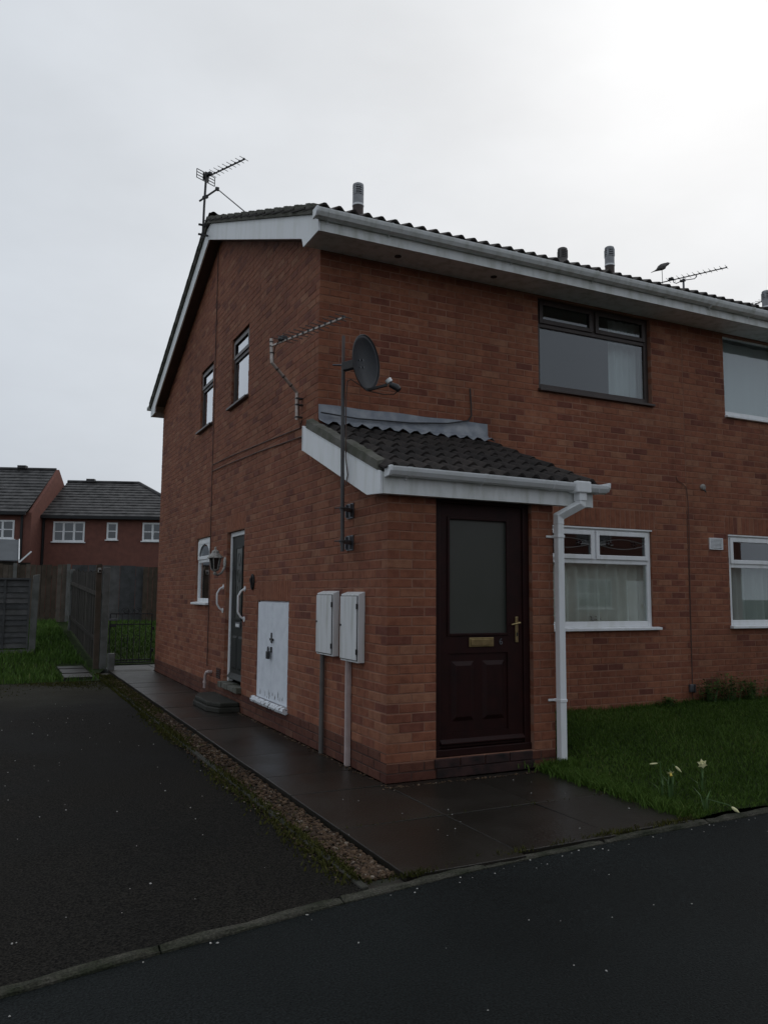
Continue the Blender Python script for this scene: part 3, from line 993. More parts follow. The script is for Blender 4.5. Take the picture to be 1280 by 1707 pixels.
def gable_window(o, m, tz, arch=False, recess=0.032):
    u0, u1, z0, z1 = o
    dF, dB = recess, recess + 0.065
    mb = MB(); g2 = 0.003; fw_ = 0.055
    ring(mb, GABLE, u0 + g2, u1 - g2, z0 + g2, z1 - g2, fw_, dF, dB)
    GABLE.box(mb, u0 + fw_ + g2, u1 - fw_ - g2, dF, dB, tz - 0.03, tz + 0.03)
    w = mb.build('window', m, house, bevel=0.005)
    s = MB(); ring(s, GABLE, u0 + 0.045, u1 - 0.045, tz + 0.016, z1 - 0.045, 0.05, dF - 0.018, dF - 0.001); s.build('sash', m, w, bevel=0.004)
    pane(GABLE, u0 + 0.09, u1 - 0.09, tz + 0.06, z1 - 0.09, dF + 0.006, w)
    pane(GABLE, u0 + 0.052, u1 - 0.052, z0 + 0.052, tz - 0.026, dF + 0.02, w)
    sill(GABLE, u0 - 0.05, u1 + 0.05, z0 - 0.035, z0 + 0.006, 0.055, w, m, dF)
    if arch:
        # white spandrels that turn the top light into an arch
        cu = (u0 + u1) / 2; r = (u1 - u0) / 2 - 0.085; zb = z1 - 0.09 - r * 0.62
        for sg in (-1, 1):
            pts = [GABLE.P(cu + sg * (r + 0.012), dF - 0.012, zb), GABLE.P(cu + sg * (r + 0.012), dF - 0.012, z1 - 0.075), GABLE.P(cu, dF - 0.012, z1 - 0.075)]
            for q in range(9):
                an = math.pi / 2 * (1 - q / 8)
                pts.append(GABLE.P(cu + sg * r * math.cos(an), dF - 0.012, zb + r * 0.60 * math.sin(an)))
            MB().prism(pts, (0.012, 0, 0)).build('arch_trim', m, w)
    room(GABLE, u0 - 0.2, u1 + 0.2, z0 - 0.6, min(z1 + 0.3, roof_z(u1) - 0.3), w, 2.0)
    return w
gw = gable_window(GU1, 'brown_frame', 4.585); drape(GABLE, GU1[0], GU1[1], GU1[2] - 0.1, GU1[3], 0.22, gw, 'white_cloth', 4, 0.012, 'blind')
gw = gable_window(GU2, 'brown_frame', 4.585); drape(GABLE, GU2[0], GU2[1], GU2[2] - 0.1, GU2[3], 0.22, gw, 'white_cloth', 4, 0.012, 'blind')
gable_window(GW, 'pvc', 1.93, True, 0.035)

# ------------------------------------------------------------------ porch door
df = MB()
P0, P1, PZ0, PZ1 = 0.4375, 1.3875, 0.155, 2.32
PORCH.box(df, P0 + 0.003, P0 + 0.065, 0.045, 0.12, PZ0, PZ1); PORCH.box(df, P1 - 0.065, P1 - 0.003, 0.045, 0.12, PZ0, PZ1)
PORCH.box(df, P0 + 0.065, P1 - 0.065, 0.045, 0.12, 2.20, PZ1); PORCH.box(df, P0 + 0.003, P1 - 0.003, 0.030, 0.12, PZ0 - 0.002, PZ0 + 0.055)
frame = df.build('door_frame', 'door_wood', house, bevel=0.006)
a0, a1, b0, b1 = P0 + 0.068, P1 - 0.068, PZ0 + 0.062, 2.197
gz0, gz1, gu0, gu1 = 1.119, 2.080, 0.588, 1.168
dm = MB()
PORCH.box(dm, a0, gu0, 0.062, 0.105, b0, b1); PORCH.box(dm, gu1, a1, 0.062, 0.105, b0, b1)
PORCH.box(dm, gu0, gu1, 0.062, 0.105, gz1, b1); PORCH.box(dm, gu0, gu1, 0.062, 0.105, 0.965, gz0)
PORCH.box(dm, gu0, gu1, 0.062, 0.105, b0, 0.33); PORCH.box(dm, gu0, gu1, 0.074, 0.100, 0.33, 0.965)
door = dm.build('door', 'door_wood', house)
bd = MB(); ring(bd, PORCH, gu0 - 0.012, gu1 + 0.012, gz0 - 0.012, gz1 + 0.012, 0.022, 0.052, 0.061); bd.build('glazing_bead', 'door_wood', door, bevel=0.004)
pane(PORCH, gu0, gu1, gz0, gz1, 0.078, door, 'frost')
for (pa, pb) in ((0.622, 0.835), (0.918, 1.135)):          # raised and fielded panels
    za, zb = 0.42, 0.90
    e = 0.035
    P = PORCH.P
    mb = MB().hexa([P(pa, 0.074, za), P(pb, 0.074, za), P(pb, 0.074, zb), P(pa, 0.074, zb),
                    P(pa + e, 0.054, za + e), P(pb - e, 0.054, za + e), P(pb - e, 0.054, zb - e), P(pa + e, 0.054, zb - e)])
    mb.build('panel', 'door_wood', door)
wb = MB(); P = PORCH.P
wb.prism([P(a0, 0.061, 0.235), P(a0, 0.034, 0.246), P(a0, 0.034, 0.258), P(a0, 0.061, 0.285)], (a1 - a0, 0, 0)); wb.build('weather_bar', 'door_wood', door, bevel=0.003)
lb = MB(); PORCH.box(lb, 0.781, 1.022, 0.050, 0.061, 1.015, 1.092); lbo = lb.build('letter_box', 'brass', door, bevel=0.004)
fl = MB(); PORCH.box(fl, 0.797, 1.006, 0.044, 0.0495, 1.028, 1.079); fl.build('flap', 'brass', lbo, bevel=0.003)
hd = MB(); PORCH.box(hd, 1.243, 1.273, 0.051, 0.061, 1.043, 1.262); hdo = hd.build('handle', 'brass', door, bevel=0.005)
lv = MB().tube([P(1.258, 0.052, 1.212), P(1.258, 0.008, 1.212), P(1.235, 0.004, 1.209), P(1.170, 0.006, 1.196)], [0.009, 0.009, 0.010, 0.008], 8); lv.build('lever', 'brass', hdo, smooth=True)
ky = MB(); PORCH.box(ky, 1.253, 1.263, 0.046, 0.0505, 1.098, 1.128); ky.build('keyhole', 'black_plastic', hdo)
cu_ = bpy.data.curves.new('number', 'FONT'); cu_.body = '6'; cu_.size = 0.075; cu_.extrude = 0.003
to = bpy.data.objects.new('number_source', cu_); COL.objects.link(to)
dg = bpy.context.evaluated_depsgraph_get()
nme = bpy.data.meshes.new_from_object(to.evaluated_get(dg))
bpy.data.objects.remove(to, do_unlink=True)
nme.materials.clear(); nme.materials.append(MATS['galv'])
num = bpy.data.objects.new('number', nme); COL.objects.link(num); num.parent = door
num.matrix_local = Matrix.Translation((1.078, 0.058, 1.030)) @ Matrix.Rotation(R(90), 4, 'X')
# porch step of dark brick
stp = MB(); stp.box(P0 + 0.004, P1 - 0.004, -0.010, 0.03, 0.0, 0.076)
st = stp.build('doorstep', 'step_brick', house, bevel=0.006)
for k in range(4):
    x0 = P0 - 0.02 + k * 0.2375
    mb = MB().box(x0 + 0.005, x0 + 0.2325, -0.014, 0.06, 0.080, 0.148)
    mb.build('step_brick', 'step_brick', st, bevel=0.005)

# ------------------------------------------------------------------ porch roof
PBX = -0.115                      # plane of the porch bargeboard
PFY = -0.095                      # porch fascia
PR = 1.985                        # right end of porch roof
tb = 0.022
barge = [(PBX, PFY, 2.222), (PBX, PFY, porch_z(PFY)), (PBX, D + 0.10, porch_z(D + 0.10)), (PBX, D + 0.10, porch_z(D + 0.10) - 0.250), (PBX, 0.155, 2.222 + 0.015)]
proof = thing_part = None
proof = MB().prism([(PBX + tb, PFY + 0.02, 2.25), (PBX + tb, PFY + 0.02, porch_z(PFY) - 0.01), (PBX + tb, D - 0.005, porch_z(D) - 0.01), (PBX + tb, D - 0.005, porch_z(D) - 0.06), (PBX + tb, 0.12, 2.25)],
                   (PR - PBX - 2 * tb, 0, 0)).build('porch_roof', 'plaster', house)
MB().prism(barge, (tb, 0, 0)).build('bargeboard', 'pvc', proof, bevel=0.003)
MB().box(PBX - 0.004, PBX + tb + 0.001, D + 0.101, D + 0.112, porch_z(D + .1) - 0.25, porch_z(D + .1)).build('barge_trim', 'pvc', proof)
b2 = [(PR - tb, y, z) for (_, y, z) in barge[:2]] + [(PR - tb, D - 0.004, porch_z(D)), (PR - tb, D - 0.004, porch_z(D) - 0.24), (PR - tb, 0.155, 2.237)]
MB().prism(b2, (tb, 0, 0)).build('bargeboard', 'old_pvc', proof, bevel=0.003)
MB().box(PBX + tb + 0.002, PR - tb - 0.002, PFY - 0.001, PFY + 0.018, 2.226, 2.395).build('fascia', 'old_pvc', proof)
MB().box(PBX + tb, PR - tb, PFY + 0.018, -0.004, 2.228, 2.240).build('soffit', 'old_pvc', proof)

TW, TG = 0.300, 0.305
def tile_mesh(mb, X, w=TW, L=None, rnd=0.0, n=14):
    """double-roll tile; X(u,s,h)->point; u across, s up the slope, h off the roof plane"""
    L = L or TG + 0.07
    top = []; bot = []
    for i in range(n + 1):
        u = w * i / n
        c = 0.5 - 0.5 * math.cos(2 * math.pi * u / (w / 2))
        p = 0.044 * c ** 1.2
        top.append([X(u, 0, 0.040 + p), X(u, L, 0.014 + p)])
        bot.append([X(u, 0, 0.024 + p * 0.86), X(u, L, 0.0 + p * 0.86)])
    b = len(mb.v)
    for i in range(n + 1):
        mb.v += [tuple(top[i][0]), tuple(top[i][1]), tuple(bot[i][0]), tuple(bot[i][1])]
    for i in range(n):
        a = b + i * 4; c = a + 4
        for q in ((a, c, c + 1, a + 1), (a + 2, a + 3, c + 3, c + 2), (a, a + 2, c + 2, c)):
            mb.f.append(q); mb.r.append(rnd)
    for a, rev in ((b, False), (b + n * 4, True)):
        q = (a, a + 1, a + 3, a + 2)
        mb.f.append(q if not rev else q[::-1]); mb.r.append(rnd)

def roof_tiles(parent, x0, ncol, y0, z0, slope, nrow, single, back=False, gauge=TG, ylim=None):
    """slope (radians) rising towards +Y (or -Y when back); single(i,j)->bool gives its own object"""
    cs, sn = math.cos(slope), math.sin(slope)
    sg = -1 if back else 1
    proto = MB(); tile_mesh(proto, lambda u, s, h: Vector((u, sg * (s * cs - h * sn), s * sn + h * cs)), L=gauge + 0.07)
    if back:
        proto.f = [q[::-1] for q in proto.f]
    me = bpy.data.meshes.new('tile')
    me.from_pydata(proto.v, [], proto.f)
    me.polygons.foreach_set('use_smooth', [True] * len(me.polygons))
    me.set_sharp_from_angle(angle=R(40))
    me.materials.append(MATS['tile'])
    rest = MB()
    off = ORG[parent.name]
    for j in range(nrow):
        for i in range(ncol):
            jx, jz = random.uniform(-0.003, 0.003), random.uniform(-0.003, 0.003)
            o = Vector((x0 + i * TW + jx, y0 + sg * j * gauge * cs, z0 + j * gauge * sn + jz))
            if single(i, j):
                ob = bpy.data.objects.new('tile', me); COL.objects.link(ob); ob.parent = parent
                ob.location = o - off
                ob.rotation_euler = (random.uniform(-0.008, 0.008), random.uniform(-0.01, 0.01), random.uniform(-0.006, 0.006))
            else:
                r = random.random(); n = len(rest.v)
                rest.v += [(v[0] + o.x, v[1] + o.y, v[2] + o.z) for v in proto.v]
                rest.f += [tuple(q + n for q in f) for f in proto.f]; rest.r += [r] * len(proto.f)
    if rest.f:
        t = rest.build('tile_field', 'tile_field', parent, smooth=True, recalc=False)
        t['kind'] = 'stuff'

psl = math.atan(0.392)
roof_tiles(proof, PBX + 0.005, 7, PFY - 0.055, porch_z(PFY - 0.055) + 0.012, psl, 6, lambda i, j: True)
vm = MB()
for k in range(24):                # lumpy cement verge
    y0 = PFY + 0.04 + (D - PFY - 0.05) * k / 24; y1 = PFY + 0.04 + (D - PFY - 0.05) * (k + 1) / 24
    h0, h1 = random.uniform(0.066, 0.086), random.uniform(0.066, 0.086)
    if k and k % 1 == 0: h0 = hp
    hp = h1
    vm.hexa([(PBX - 0.012, y0, porch_z(y0) + 0.001), (PBX + 0.05, y0, porch_z(y0) + 0.001), (PBX + 0.05, y1, porch_z(y1) + 0.001), (PBX - 0.012, y1, porch_z(y1) + 0.001),
             (PBX - 0.006, y0, porch_z(y0) + h0), (PBX + 0.06, y0, porch_z(y0) + h0 + 0.02), (PBX + 0.06, y1, porch_z(y1) + h1 + 0.02), (PBX - 0.006, y1, porch_z(y1) + h1)])
vm.build('verge_mortar', 'cement', proof, recalc=True)
# lead flashing: upstand with wavy dressed apron
fl = MB(); n = 44
x0, x1 = fx(-0.005), fx(1.955)
zt, zb = fz(3.295), porch_z(D - 0.02) + 0.085
vs_ = []
for i in range(n + 1):
    x = x0 + (x1 - x0) * i / n
    wv = 0.5 - 0.5 * math.cos(2 * math.pi * (x - PBX - 0.005) / 0.15)
    vs_.append([(x, D - 0.003, zt + 0.004 * math.sin(x * 9)), (x, D - 0.010 - 0.003 * math.sin(x * 23), zb + 0.035), (x, D - 0.035, zb + 0.010), (x, D - 0.155 - 0.008 * math.sin(x * 17), porch_z(D - 0.155) + 0.078 + 0.044 * wv)])
for r_ in vs_: fl.v += r_
for i in range(n):
    for j in range(3):
        a = i * 4 + j
        fl.f.append((a, a + 1, a + 5, a + 4)); fl.r.append(0)
fo = fl.build('flashing', 'lead', proof, smooth=True, recalc=False)
md = fo.modifiers.new('solid', 'SOLIDIFY'); md.thickness = 0.003; md.offset = 0

def gutter(parent, x0, x1, y, z, m, name='gutter', w=0.105, h=0.072, joints=(), sag=0.0):
    """squared-ogee gutter along X, back edge at y, top at z, hung towards -Y"""
    prof = [(0, 0), (0, -h * 0.92), (-w * 0.30, -h), (-w * 0.72, -h * 0.86), (-w * 0.93, -h * 0.45), (-w, -h * 0.12), (-w, 0), (-w + 0.006, 0), (-w + 0.012, -h * 0.40), (-w * 0.66, -h * 0.78), (-w * 0.3, -h * 0.9), (-0.006, -h * 0.85), (-0.006, 0)]
    mb = MB(); nseg = 10
    for s_ in range(nseg + 1):
        x = x0 + (x1 - x0) * s_ / nseg
        for (dy, dz) in prof:
            mb.v.append((x, y + dy, z + dz + sag * (x - x0)))
    k = len(prof)
    for s_ in range(nseg):
        for i in range(k):
            j = (i + 1) % k
            mb.f.append((s_ * k + i, s_ * k + j, (s_ + 1) * k + j, (s_ + 1) * k + i)); mb.r.append(0)
    mb.f.append(tuple(range(k))); mb.r.append(0); mb.f.append(tuple(nseg * k + i for i in range(k))[::-1]); mb.r.append(0)
    gt = mb.build(name, m, parent, smooth=False)
    for xj in joints:
        b = MB()
        e = 0.004
        p2 = [(xj - 0.012, y + dy * 1.05 - 0.001, z + sag * (xj - x0) + dz * 1.07 + 0.001) for (dy, dz) in prof[1:7]]
        p2 += [(xj - 0.012, y - w * 0.9, z + sag * (xj - x0) + 0.004), (xj - 0.012, y, z + sag * (xj - x0) + 0.004)]
        b.prism(p2, (0.024, 0, 0)).build('bracket', m, gt)
        b = MB(); b.box(xj - 0.006, xj + 0.006, y - 0.02, y - 0.004, z - h - 0.022, z - h * 0.95 + sag * (xj - x0)); b.build('clip', m, gt)
    return gt
pg = gutter(proof, PBX + 0.045, 2.085, PFY - 0.002, 2.432, 'pvc', joints=(0.10, 0.80, 1.50, 1.995), sag=-0.008)
for xe in (PBX + 0.045, 2.085):
    b = MB(); b.prism([(xe - 0.012, PFY - 0.001, 2.437), (xe - 0.012, PFY - 0.001, 2.352), (xe - 0.012, PFY - 0.085, 2.358), (xe - 0.012, PFY - 0.110, 2.395), (xe - 0.012, PFY - 0.113, 2.437)], (0.024, 0, 0)).build('stop_end', 'pvc', pg, bevel=0.004)

# downpipe with swan neck (square section)
def square_pipe(path, w, name, m, parent, bevel=0.006):
    mb = MB()
    path = [Vector(p) for p in path]
    h = w / 2
    rings = []
    for i, p in enumerate(path):
        if i == 0: d = path[1] - p
        elif i == len(path) - 1: d = p - path[i - 1]
        else: d = (path[i + 1] - p).normalized() + (p - path[i - 1]).normalized()
        d.normalize()
        x = Vector((1, 0, 0)); x = (x - d * x.dot(d))
        if x.length < 0.3: x = Vector((0, 0, 1)) - d * d.z
        x.normalize(); y = d.cross(x).normalized()
        sc = 1.0
        if 0 < i < len(path) - 1:
            sc = 1.0 / max(0.6, ((p - path[i - 1]).normalized()).dot(d))
        rings.append([p - x * h * sc - y * h, p + x * h * sc - y * h, p + x * h * sc + y * h, p - x * h * sc + y * h])
    for r_ in rings: mb.v += [tuple(q) for q in r_]
    for i in range(len(rings) - 1):
        for k2 in range(4):
            j = (k2 + 1) % 4
            mb.f.append((i * 4 + k2, i * 4 + j, i * 4 + 4 + j, i * 4 + 4 + k2)); mb.r.append(0)
    mb.f += [(3, 2, 1, 0), tuple((len(rings) - 1) * 4 + q for q in range(4))]; mb.r += [0, 0]
    return mb.build(name, m, parent, bevel=bevel)
DPX, DPY = 1.628, -0.062
dpipe = square_pipe([(DPX, DPY, 0.03), (DPX, DPY, 2.105)], 0.064, 'downpipe', 'pvc', house)
nk = square_pipe([(DPX, DPY, 2.06), (DPX, DPY, 2.13), (DPX + 0.165, PFY - 0.06, 2.235), (DPX + 0.165, PFY - 0.06, 2.36)], 0.070, 'swan_neck', 'pvc', dpipe)
square_pipe([(DPX + 0.165, PFY - 0.06, 2.265), (DPX + 0.165, PFY - 0.06, 2.352)], 0.082, 'outlet_collar', 'pvc', dpipe)
MB().box(DPX + 0.085, DPX + 0.245, PFY - 0.118, PFY - 0.003, 2.335, 2.436).build('outlet', 'pvc', dpipe, bevel=0.01)
for z in (1.955, 0.555):
    c = MB(); c.box(DPX - 0.037, DPX + 0.037, DPY - 0.037, -0.003, z - 0.012, z + 0.012); c.box(DPX - 0.095, DPX - 0.037, -0.012, -0.002, z - 0.010, z + 0.010)
    c.build('pipe_clip', 'pvc', dpipe, bevel=0.003)

# ------------------------------------------------------------------ main roof
VX = -0.185                        # plane of main bargeboards
EY = 1.160                         # main fascia front
def main_roof(parent, xa, xb, verge):
    cs = []
    cs.append((xa, EY + 0.03, roof_z(EY + .03) - 0.02)); cs.append((xa, RIDGE_Y, roof_z(RIDGE_Y) - 0.02)); cs.append((xa, 2 * RIDGE_Y - EY - 0.03, roof_z(EY + .03) - 0.02))
    cs.append((xa, 2 * RIDGE_Y - EY - 0.03, roof_z(EY + .03) - 0.06)); cs.append((xa, RIDGE_Y, roof_z(RIDGE_Y) - 0.08)); cs.append((xa, EY + 0.03, roof_z(EY + .03) - 0.06))
    rf = MB().prism(cs, (xb - xa, 0, 0)).build('roof', 'plaster', parent)
    fa = 'old_pvc' if verge else 'old_pvc'
    MB().box(xa + 0.001, xb - 0.001, EY, EY + 0.02, 4.872, 5.035).build('fascia', fa, rf)
    MB().box(xa + 0.001, xb - 0.001, EY + 0.02, D - 0.003, 4.880, 4.892).build('soffit', 'old_pvc', rf)
    ye = 2 * RIDGE_Y - EY
    MB().box(xa + 0.001, xb - 0.001, ye - 0.02, ye, 4.872, 5.035).build('fascia', fa, rf)
    return rf
roofA = main_roof(house, VX + 0.024, SPLIT, True)
roofB = main_roof(house2, SPLIT, FAR + 0.1, False)
e0 = roof_z(EY)
bb = [(VX, EY - 0.001, 4.868), (VX, EY - 0.001, e0), (VX, RIDGE_Y, roof_z(RIDGE_Y)), (VX, RIDGE_Y, roof_z(RIDGE_Y) - 0.245), (VX, 1.62, roof_z(1.62) - 0.245), (VX, 1.575, 4.868)]
MB().prism(bb, (0.022, 0, 0)).build('bargeboard', 'pvc', roofA, bevel=0.003)
bb2 = [(VX, 2 * RIDGE_Y - y + (0.003 if y > 5 else 0), z) for (_, y, z) in bb]
MB().prism(bb2, (0.022, 0, 0)).build('bargeboard', 'pvc', roofA, bevel=0.003)
for sgn in (1, -1):
    ys = [1.63, RIDGE_Y] if sgn == 1 else [2 * RIDGE_Y - 1.63, RIDGE_Y]
    P4 = []
    for y_ in ys: P4.append((y_, roof_z(y_) - 0.235))
    (ya, za), (yb, zb_) = P4
    MB().hexa([(VX + 0.022, ya, za), (-0.002, ya, za), (-0.002, yb, zb_), (VX + 0.022, yb, zb_), (VX + 0.022, ya, za + 0.012), (-0.002, ya, za + 0.012), (-0.002, yb, zb_ + 0.012), (VX + 0.022, yb, zb_ + 0.012)]).build('verge_soffit', 'brown_frame', roofA)
msl = math.atan(SL)
MG = 0.36
nrow = int((RIDGE_Y - EY + 0.07) / (MG * math.cos(msl))) + 1
ncA = int((SPLIT - VX) / TW) + 1
ZT = roof_z(EY - 0.06) + 0.028
X0R = VX - 0.045
roof_tiles(roofA, X0R, ncA, EY - 0.06, ZT, msl, nrow, lambda i, j: j == 0 or i == 0, gauge=MG)
ncB = int((FAR - (X0R + ncA * TW)) / TW) + 1
roof_tiles(roofB, X0R + ncA * TW, ncB, EY - 0.06, ZT, msl, nrow, lambda i, j: j == 0 and i < 12, gauge=MG)
roof_tiles(roofA, X0R, ncA, 2 * RIDGE_Y - EY + 0.06, ZT, msl, nrow, lambda i, j: i == 0, back=True, gauge=MG)
roof_tiles(roofB, X0R + ncA * TW, ncB, 2 * RIDGE_Y - EY + 0.06, ZT, msl, nrow, lambda i, j: False, back=True, gauge=MG)
for sgn in (1, -1):                # verge mortar bed
    mb = MB()
    for k in range(40):
        t0, t1 = k / 40, (k + 1) / 40
        y0, y1 = EY + 0.02 + (RIDGE_Y - EY - 0.02) * t0, EY + 0.02 + (RIDGE_Y - EY - 0.02) * t1
        z0, z1 = roof_z(y0), roof_z(y1)
        if sgn < 0: y0, y1 = 2 * RIDGE_Y - y0, 2 * RIDGE_Y - y1
        hh = 0.102 + 0.006 * math.sin(k * 2.1)
        mb.hexa([(VX - 0.030, y0, z0 + 0.001), (VX + 0.05, y0, z0 + 0.001), (VX + 0.05, y1, z1 + 0.001), (VX - 0.030, y1, z1 + 0.001),
                 (VX - 0.044, y0, z0 + hh), (VX + 0.05, y0, z0 + hh), (VX + 0.05, y1, z1 + hh), (VX - 0.044, y1, z1 + hh)])
    mb.build('verge_mortar', 'cement', roofA)
xr = VX - 0.02
while xr < FAR:
    mb = MB(); pts = []
    for k in range(9):
        a = R(-20) + R(220) * k / 8
        pts.append((xr, RIDGE_Y + 0.125 * math.cos(a), roof_z(RIDGE_Y) - 0.005 + 0.095 * math.sin(a)))
    mb.prism(pts, (0.44, 0, 0)).build('ridge_tile', 'tile', roofA if xr < SPLIT - 0.2 else roofB, smooth=True)
    xr += 0.445
mg = gutter(roofA, VX - 0.05, SPLIT, EY - 0.002, 5.050, 'old_pvc', joints=(-0.1, 0.55, 2.0, 3.1, 4.2), h=0.08, w=0.11)
mg2 = gutter(roofB, SPLIT + 0.002, FAR, EY - 0.002, 5.046, 'old_pvc', joints=(4.92, 5.6, 6.6), h=0.085, w=0.115)
gutter(roofA, VX - 0.06, SPLIT, 2 * RIDGE_Y - EY + 0.11, 5.08, 'old_pvc')
b = MB(); xe = VX - 0.05
b.prism([(xe - 0.010, EY - 0.001, 5.056), (xe - 0.010, EY - 0.001, 4.966), (xe - 0.010, EY - 0.08, 4.972), (xe - 0.010, EY - 0.112, 5.01), (xe - 0.010, EY - 0.115, 5.056)], (0.02, 0, 0)).build('stop_end', 'pvc', mg, bevel=0.004)
for x_ in (fx(0.75), fx(1.91)):
    MB().lathe([(0.036, 0), (0.036, 0.006)], (x_, 1.36, 4.8735), 12).build('soffit_vent', 'dark_metal', roofA)

# flues through the front slope
def flue(x, y, ztop, cap, parent_label, dark=False):
    zb = roof_z(y) + 0.02
    t = thing('roof_flue', parent_label, 'flue', (x, y, zb), 'flue pipes standing on the roof')
    r = 0.074
    MB().lathe([(r * 0.98, -0.10), (r * 0.98, ztop - 0.31 - zb)], (x, y, zb), 20).build('pipe', 'flue_brown', t, smooth=True)
    MB().lathe([(r * 1.05, 0), (r * 1.05, 0.025)], (x, y, ztop - 0.31), 20).build('collar', 'pvc' if not dark else 'flue_grey', t, smooth=True)
    mm = 'flue_grey' if not dark else 'pipe_grey'
    MB().lathe([(r, 0), (r, 0.12)], (x, y, ztop - 0.285), 20).build('sleeve', mm, t, smooth=True)
    MB().lathe([(r * 0.80, 0), (r * 0.80, 0.12)], (x, y, ztop - 0.165), 20).build('core', 'black_plastic', t)
    for k in range(4):
        MB().lathe([(r, 0), (r, 0.013)], (x, y, ztop - 0.155 + k * 0.030), 20).build('louvre', mm, t, smooth=True)
    for k in range(4):
        a = k * math.pi / 2 + 0.5
        MB().box(x + r * 0.9 * math.cos(a) - 0.012, x + r * 0.9 * math.cos(a) + 0.012, y + r * 0.9 * math.sin(a) - 0.012, y + r * 0.9 * math.sin(a) + 0.012, ztop - 0.166, ztop - 0.042).build('rib', mm, t)
    MB().lathe([(r, 0), (r * 0.97, 0.030), (r * 0.75, 0.042)], (x, y, ztop - 0.042), 20).build('cap', mm, t, smooth=True)
flue(1.297, 3.6, 6.857, 1, 'grey capped flue pipe near the left end of the roof')
flue(4.663, 3.6, 6.653, 1, 'shorter dark flue pipe left of the pale one at mid roof', True)
flue(5.577, 3.6, 6.858, 1, 'pale capped flue pipe, middle of the roof, right of a shorter dark one')
flue(9.101, 3.6, 6.777, 1, 'flue pipe at the right edge of the picture')

# ------------------------------------------------------------------ side door
fr = MB(); u0, u1, z0, z1 = SD
GABLE.box(fr, u0 + 0.003, u0 + 0.060, 0.050, 0.115, z0 + 0.02, z1 - 0.003); GABLE.box(fr, u1 - 0.060, u1 - 0.003, 0.050, 0.115, z0 + 0.02, z1 - 0.003)
GABLE.box(fr, u0 + 0.060, u1 - 0.060, 0.050, 0.115, z1 - 0.062, z1 - 0.003)
fr.build('door_frame', 'pvc', house, bevel=0.005)
sd = MB(); GABLE.box(sd, u0 + 0.063, u1 - 0.063, 0.068, 0.108, z0 + 0.05, z1 - 0.065)
sdo = sd.build('door', 'green_door', house)
um = (u0 + u1) / 2
gl = MB(); GABLE.box(gl, um - 0.13, um + 0.13, 0.061, 0.067, 1.13, 2.02); gl.build('pane', 'frost', sdo)
sf = MB(); ring(sf, GABLE, um - 0.16, um + 0.16, 1.10, 2.05, 0.030, 0.054, 0.0675); sf.build('glazing_bead', 'green_door', sdo, bevel=0.004)
ld = MB()
for k in range(4):
    zc = 1.25 + k * 0.21
    pts = [GABLE.P(um + 0.06 * math.cos(a * math.pi / 6), 0.058, zc + 0.085 * math.sin(a * math.pi / 6)) for a in range(13)]
    ld.tube(pts, 0.004, 4)
ld.build('leading', 'leading', sdo)
lb = MB(); GABLE.box(lb, um - 0.11, um + 0.11, 0.056, 0.0675, 1.00, 1.075); l2 = lb.build('letter_box', 'galv', sdo, bevel=0.004)
lb = MB(); GABLE.box(lb, um - 0.08, um + 0.08, 0.052, 0.0555, 1.018, 1.055); l2b = lb.build('flap', 'pvc', l2, bevel=0.003)
for (pa, pb) in ((um - 0.24, um - 0.03), (um + 0.03, um + 0.24)):
    q = GABLE.P
    MB().hexa([q(pa, 0.0675, 0.47), q(pb, 0.0675, 0.47), q(pb, 0.0675, 0.90), q(pa, 0.0675, 0.90), q(pa + .03, 0.055, 0.50), q(pb - .03, 0.055, 0.50), q(pb - .03, 0.055, 0.87), q(pa + .03, 0.055, 0.87)]).build('panel', 'green_door', sdo)
wbr = MB(); wbr.prism([GABLE.P(u0 + .065, 0.0675, 0.36), GABLE.P(u0 + .065, 0.02, 0.36), GABLE.P(u0 + .065, 0.0675, 0.42)], (0, u1 - u0 - 0.13, 0)); wbr.build('weather_bar', 'green_door', sdo)
th = MB()
for k in range(6):
    a, b = u0 - 0.03 + (u1 - u0 + 0.06) * k / 6, u0 - 0.03 + (u1 - u0 + 0.06) * (k + 1) / 6
    o_ = random.uniform(0.055, 0.075); zz = random.uniform(-0.008, 0.004)
    GABLE.box(th, a, b - 0.002, -o_, 0.10, z0 - 0.055, z0 + 0.012 + zz)
th.build('threshold', 'cement', house, bevel=0.006)
# concrete step in front of the side door
poly = [(-0.004, 4.03), (-0.26, 4.05), (-0.36, 4.30), (-0.37, 4.95), (-0.26, 5.26), (-0.004, 5.30)]
stp = thing('concrete_step', 'worn concrete step with a lip in front of the side door', 'step', (-0.2, 4.8, 0))
MB().prism([(x, y, 0.002) for x, y in poly], (0, 0, 0.062)).build('base', 'dark_concrete', stp, bevel=0.012)
MB().prism([(x * 0.93 - 0.002, 4.84 + (y - 4.84) * 0.97, 0.066) for x, y in poly], (0, 0, 0.052)).build('tread', 'dark_concrete', stp, bevel=0.014)

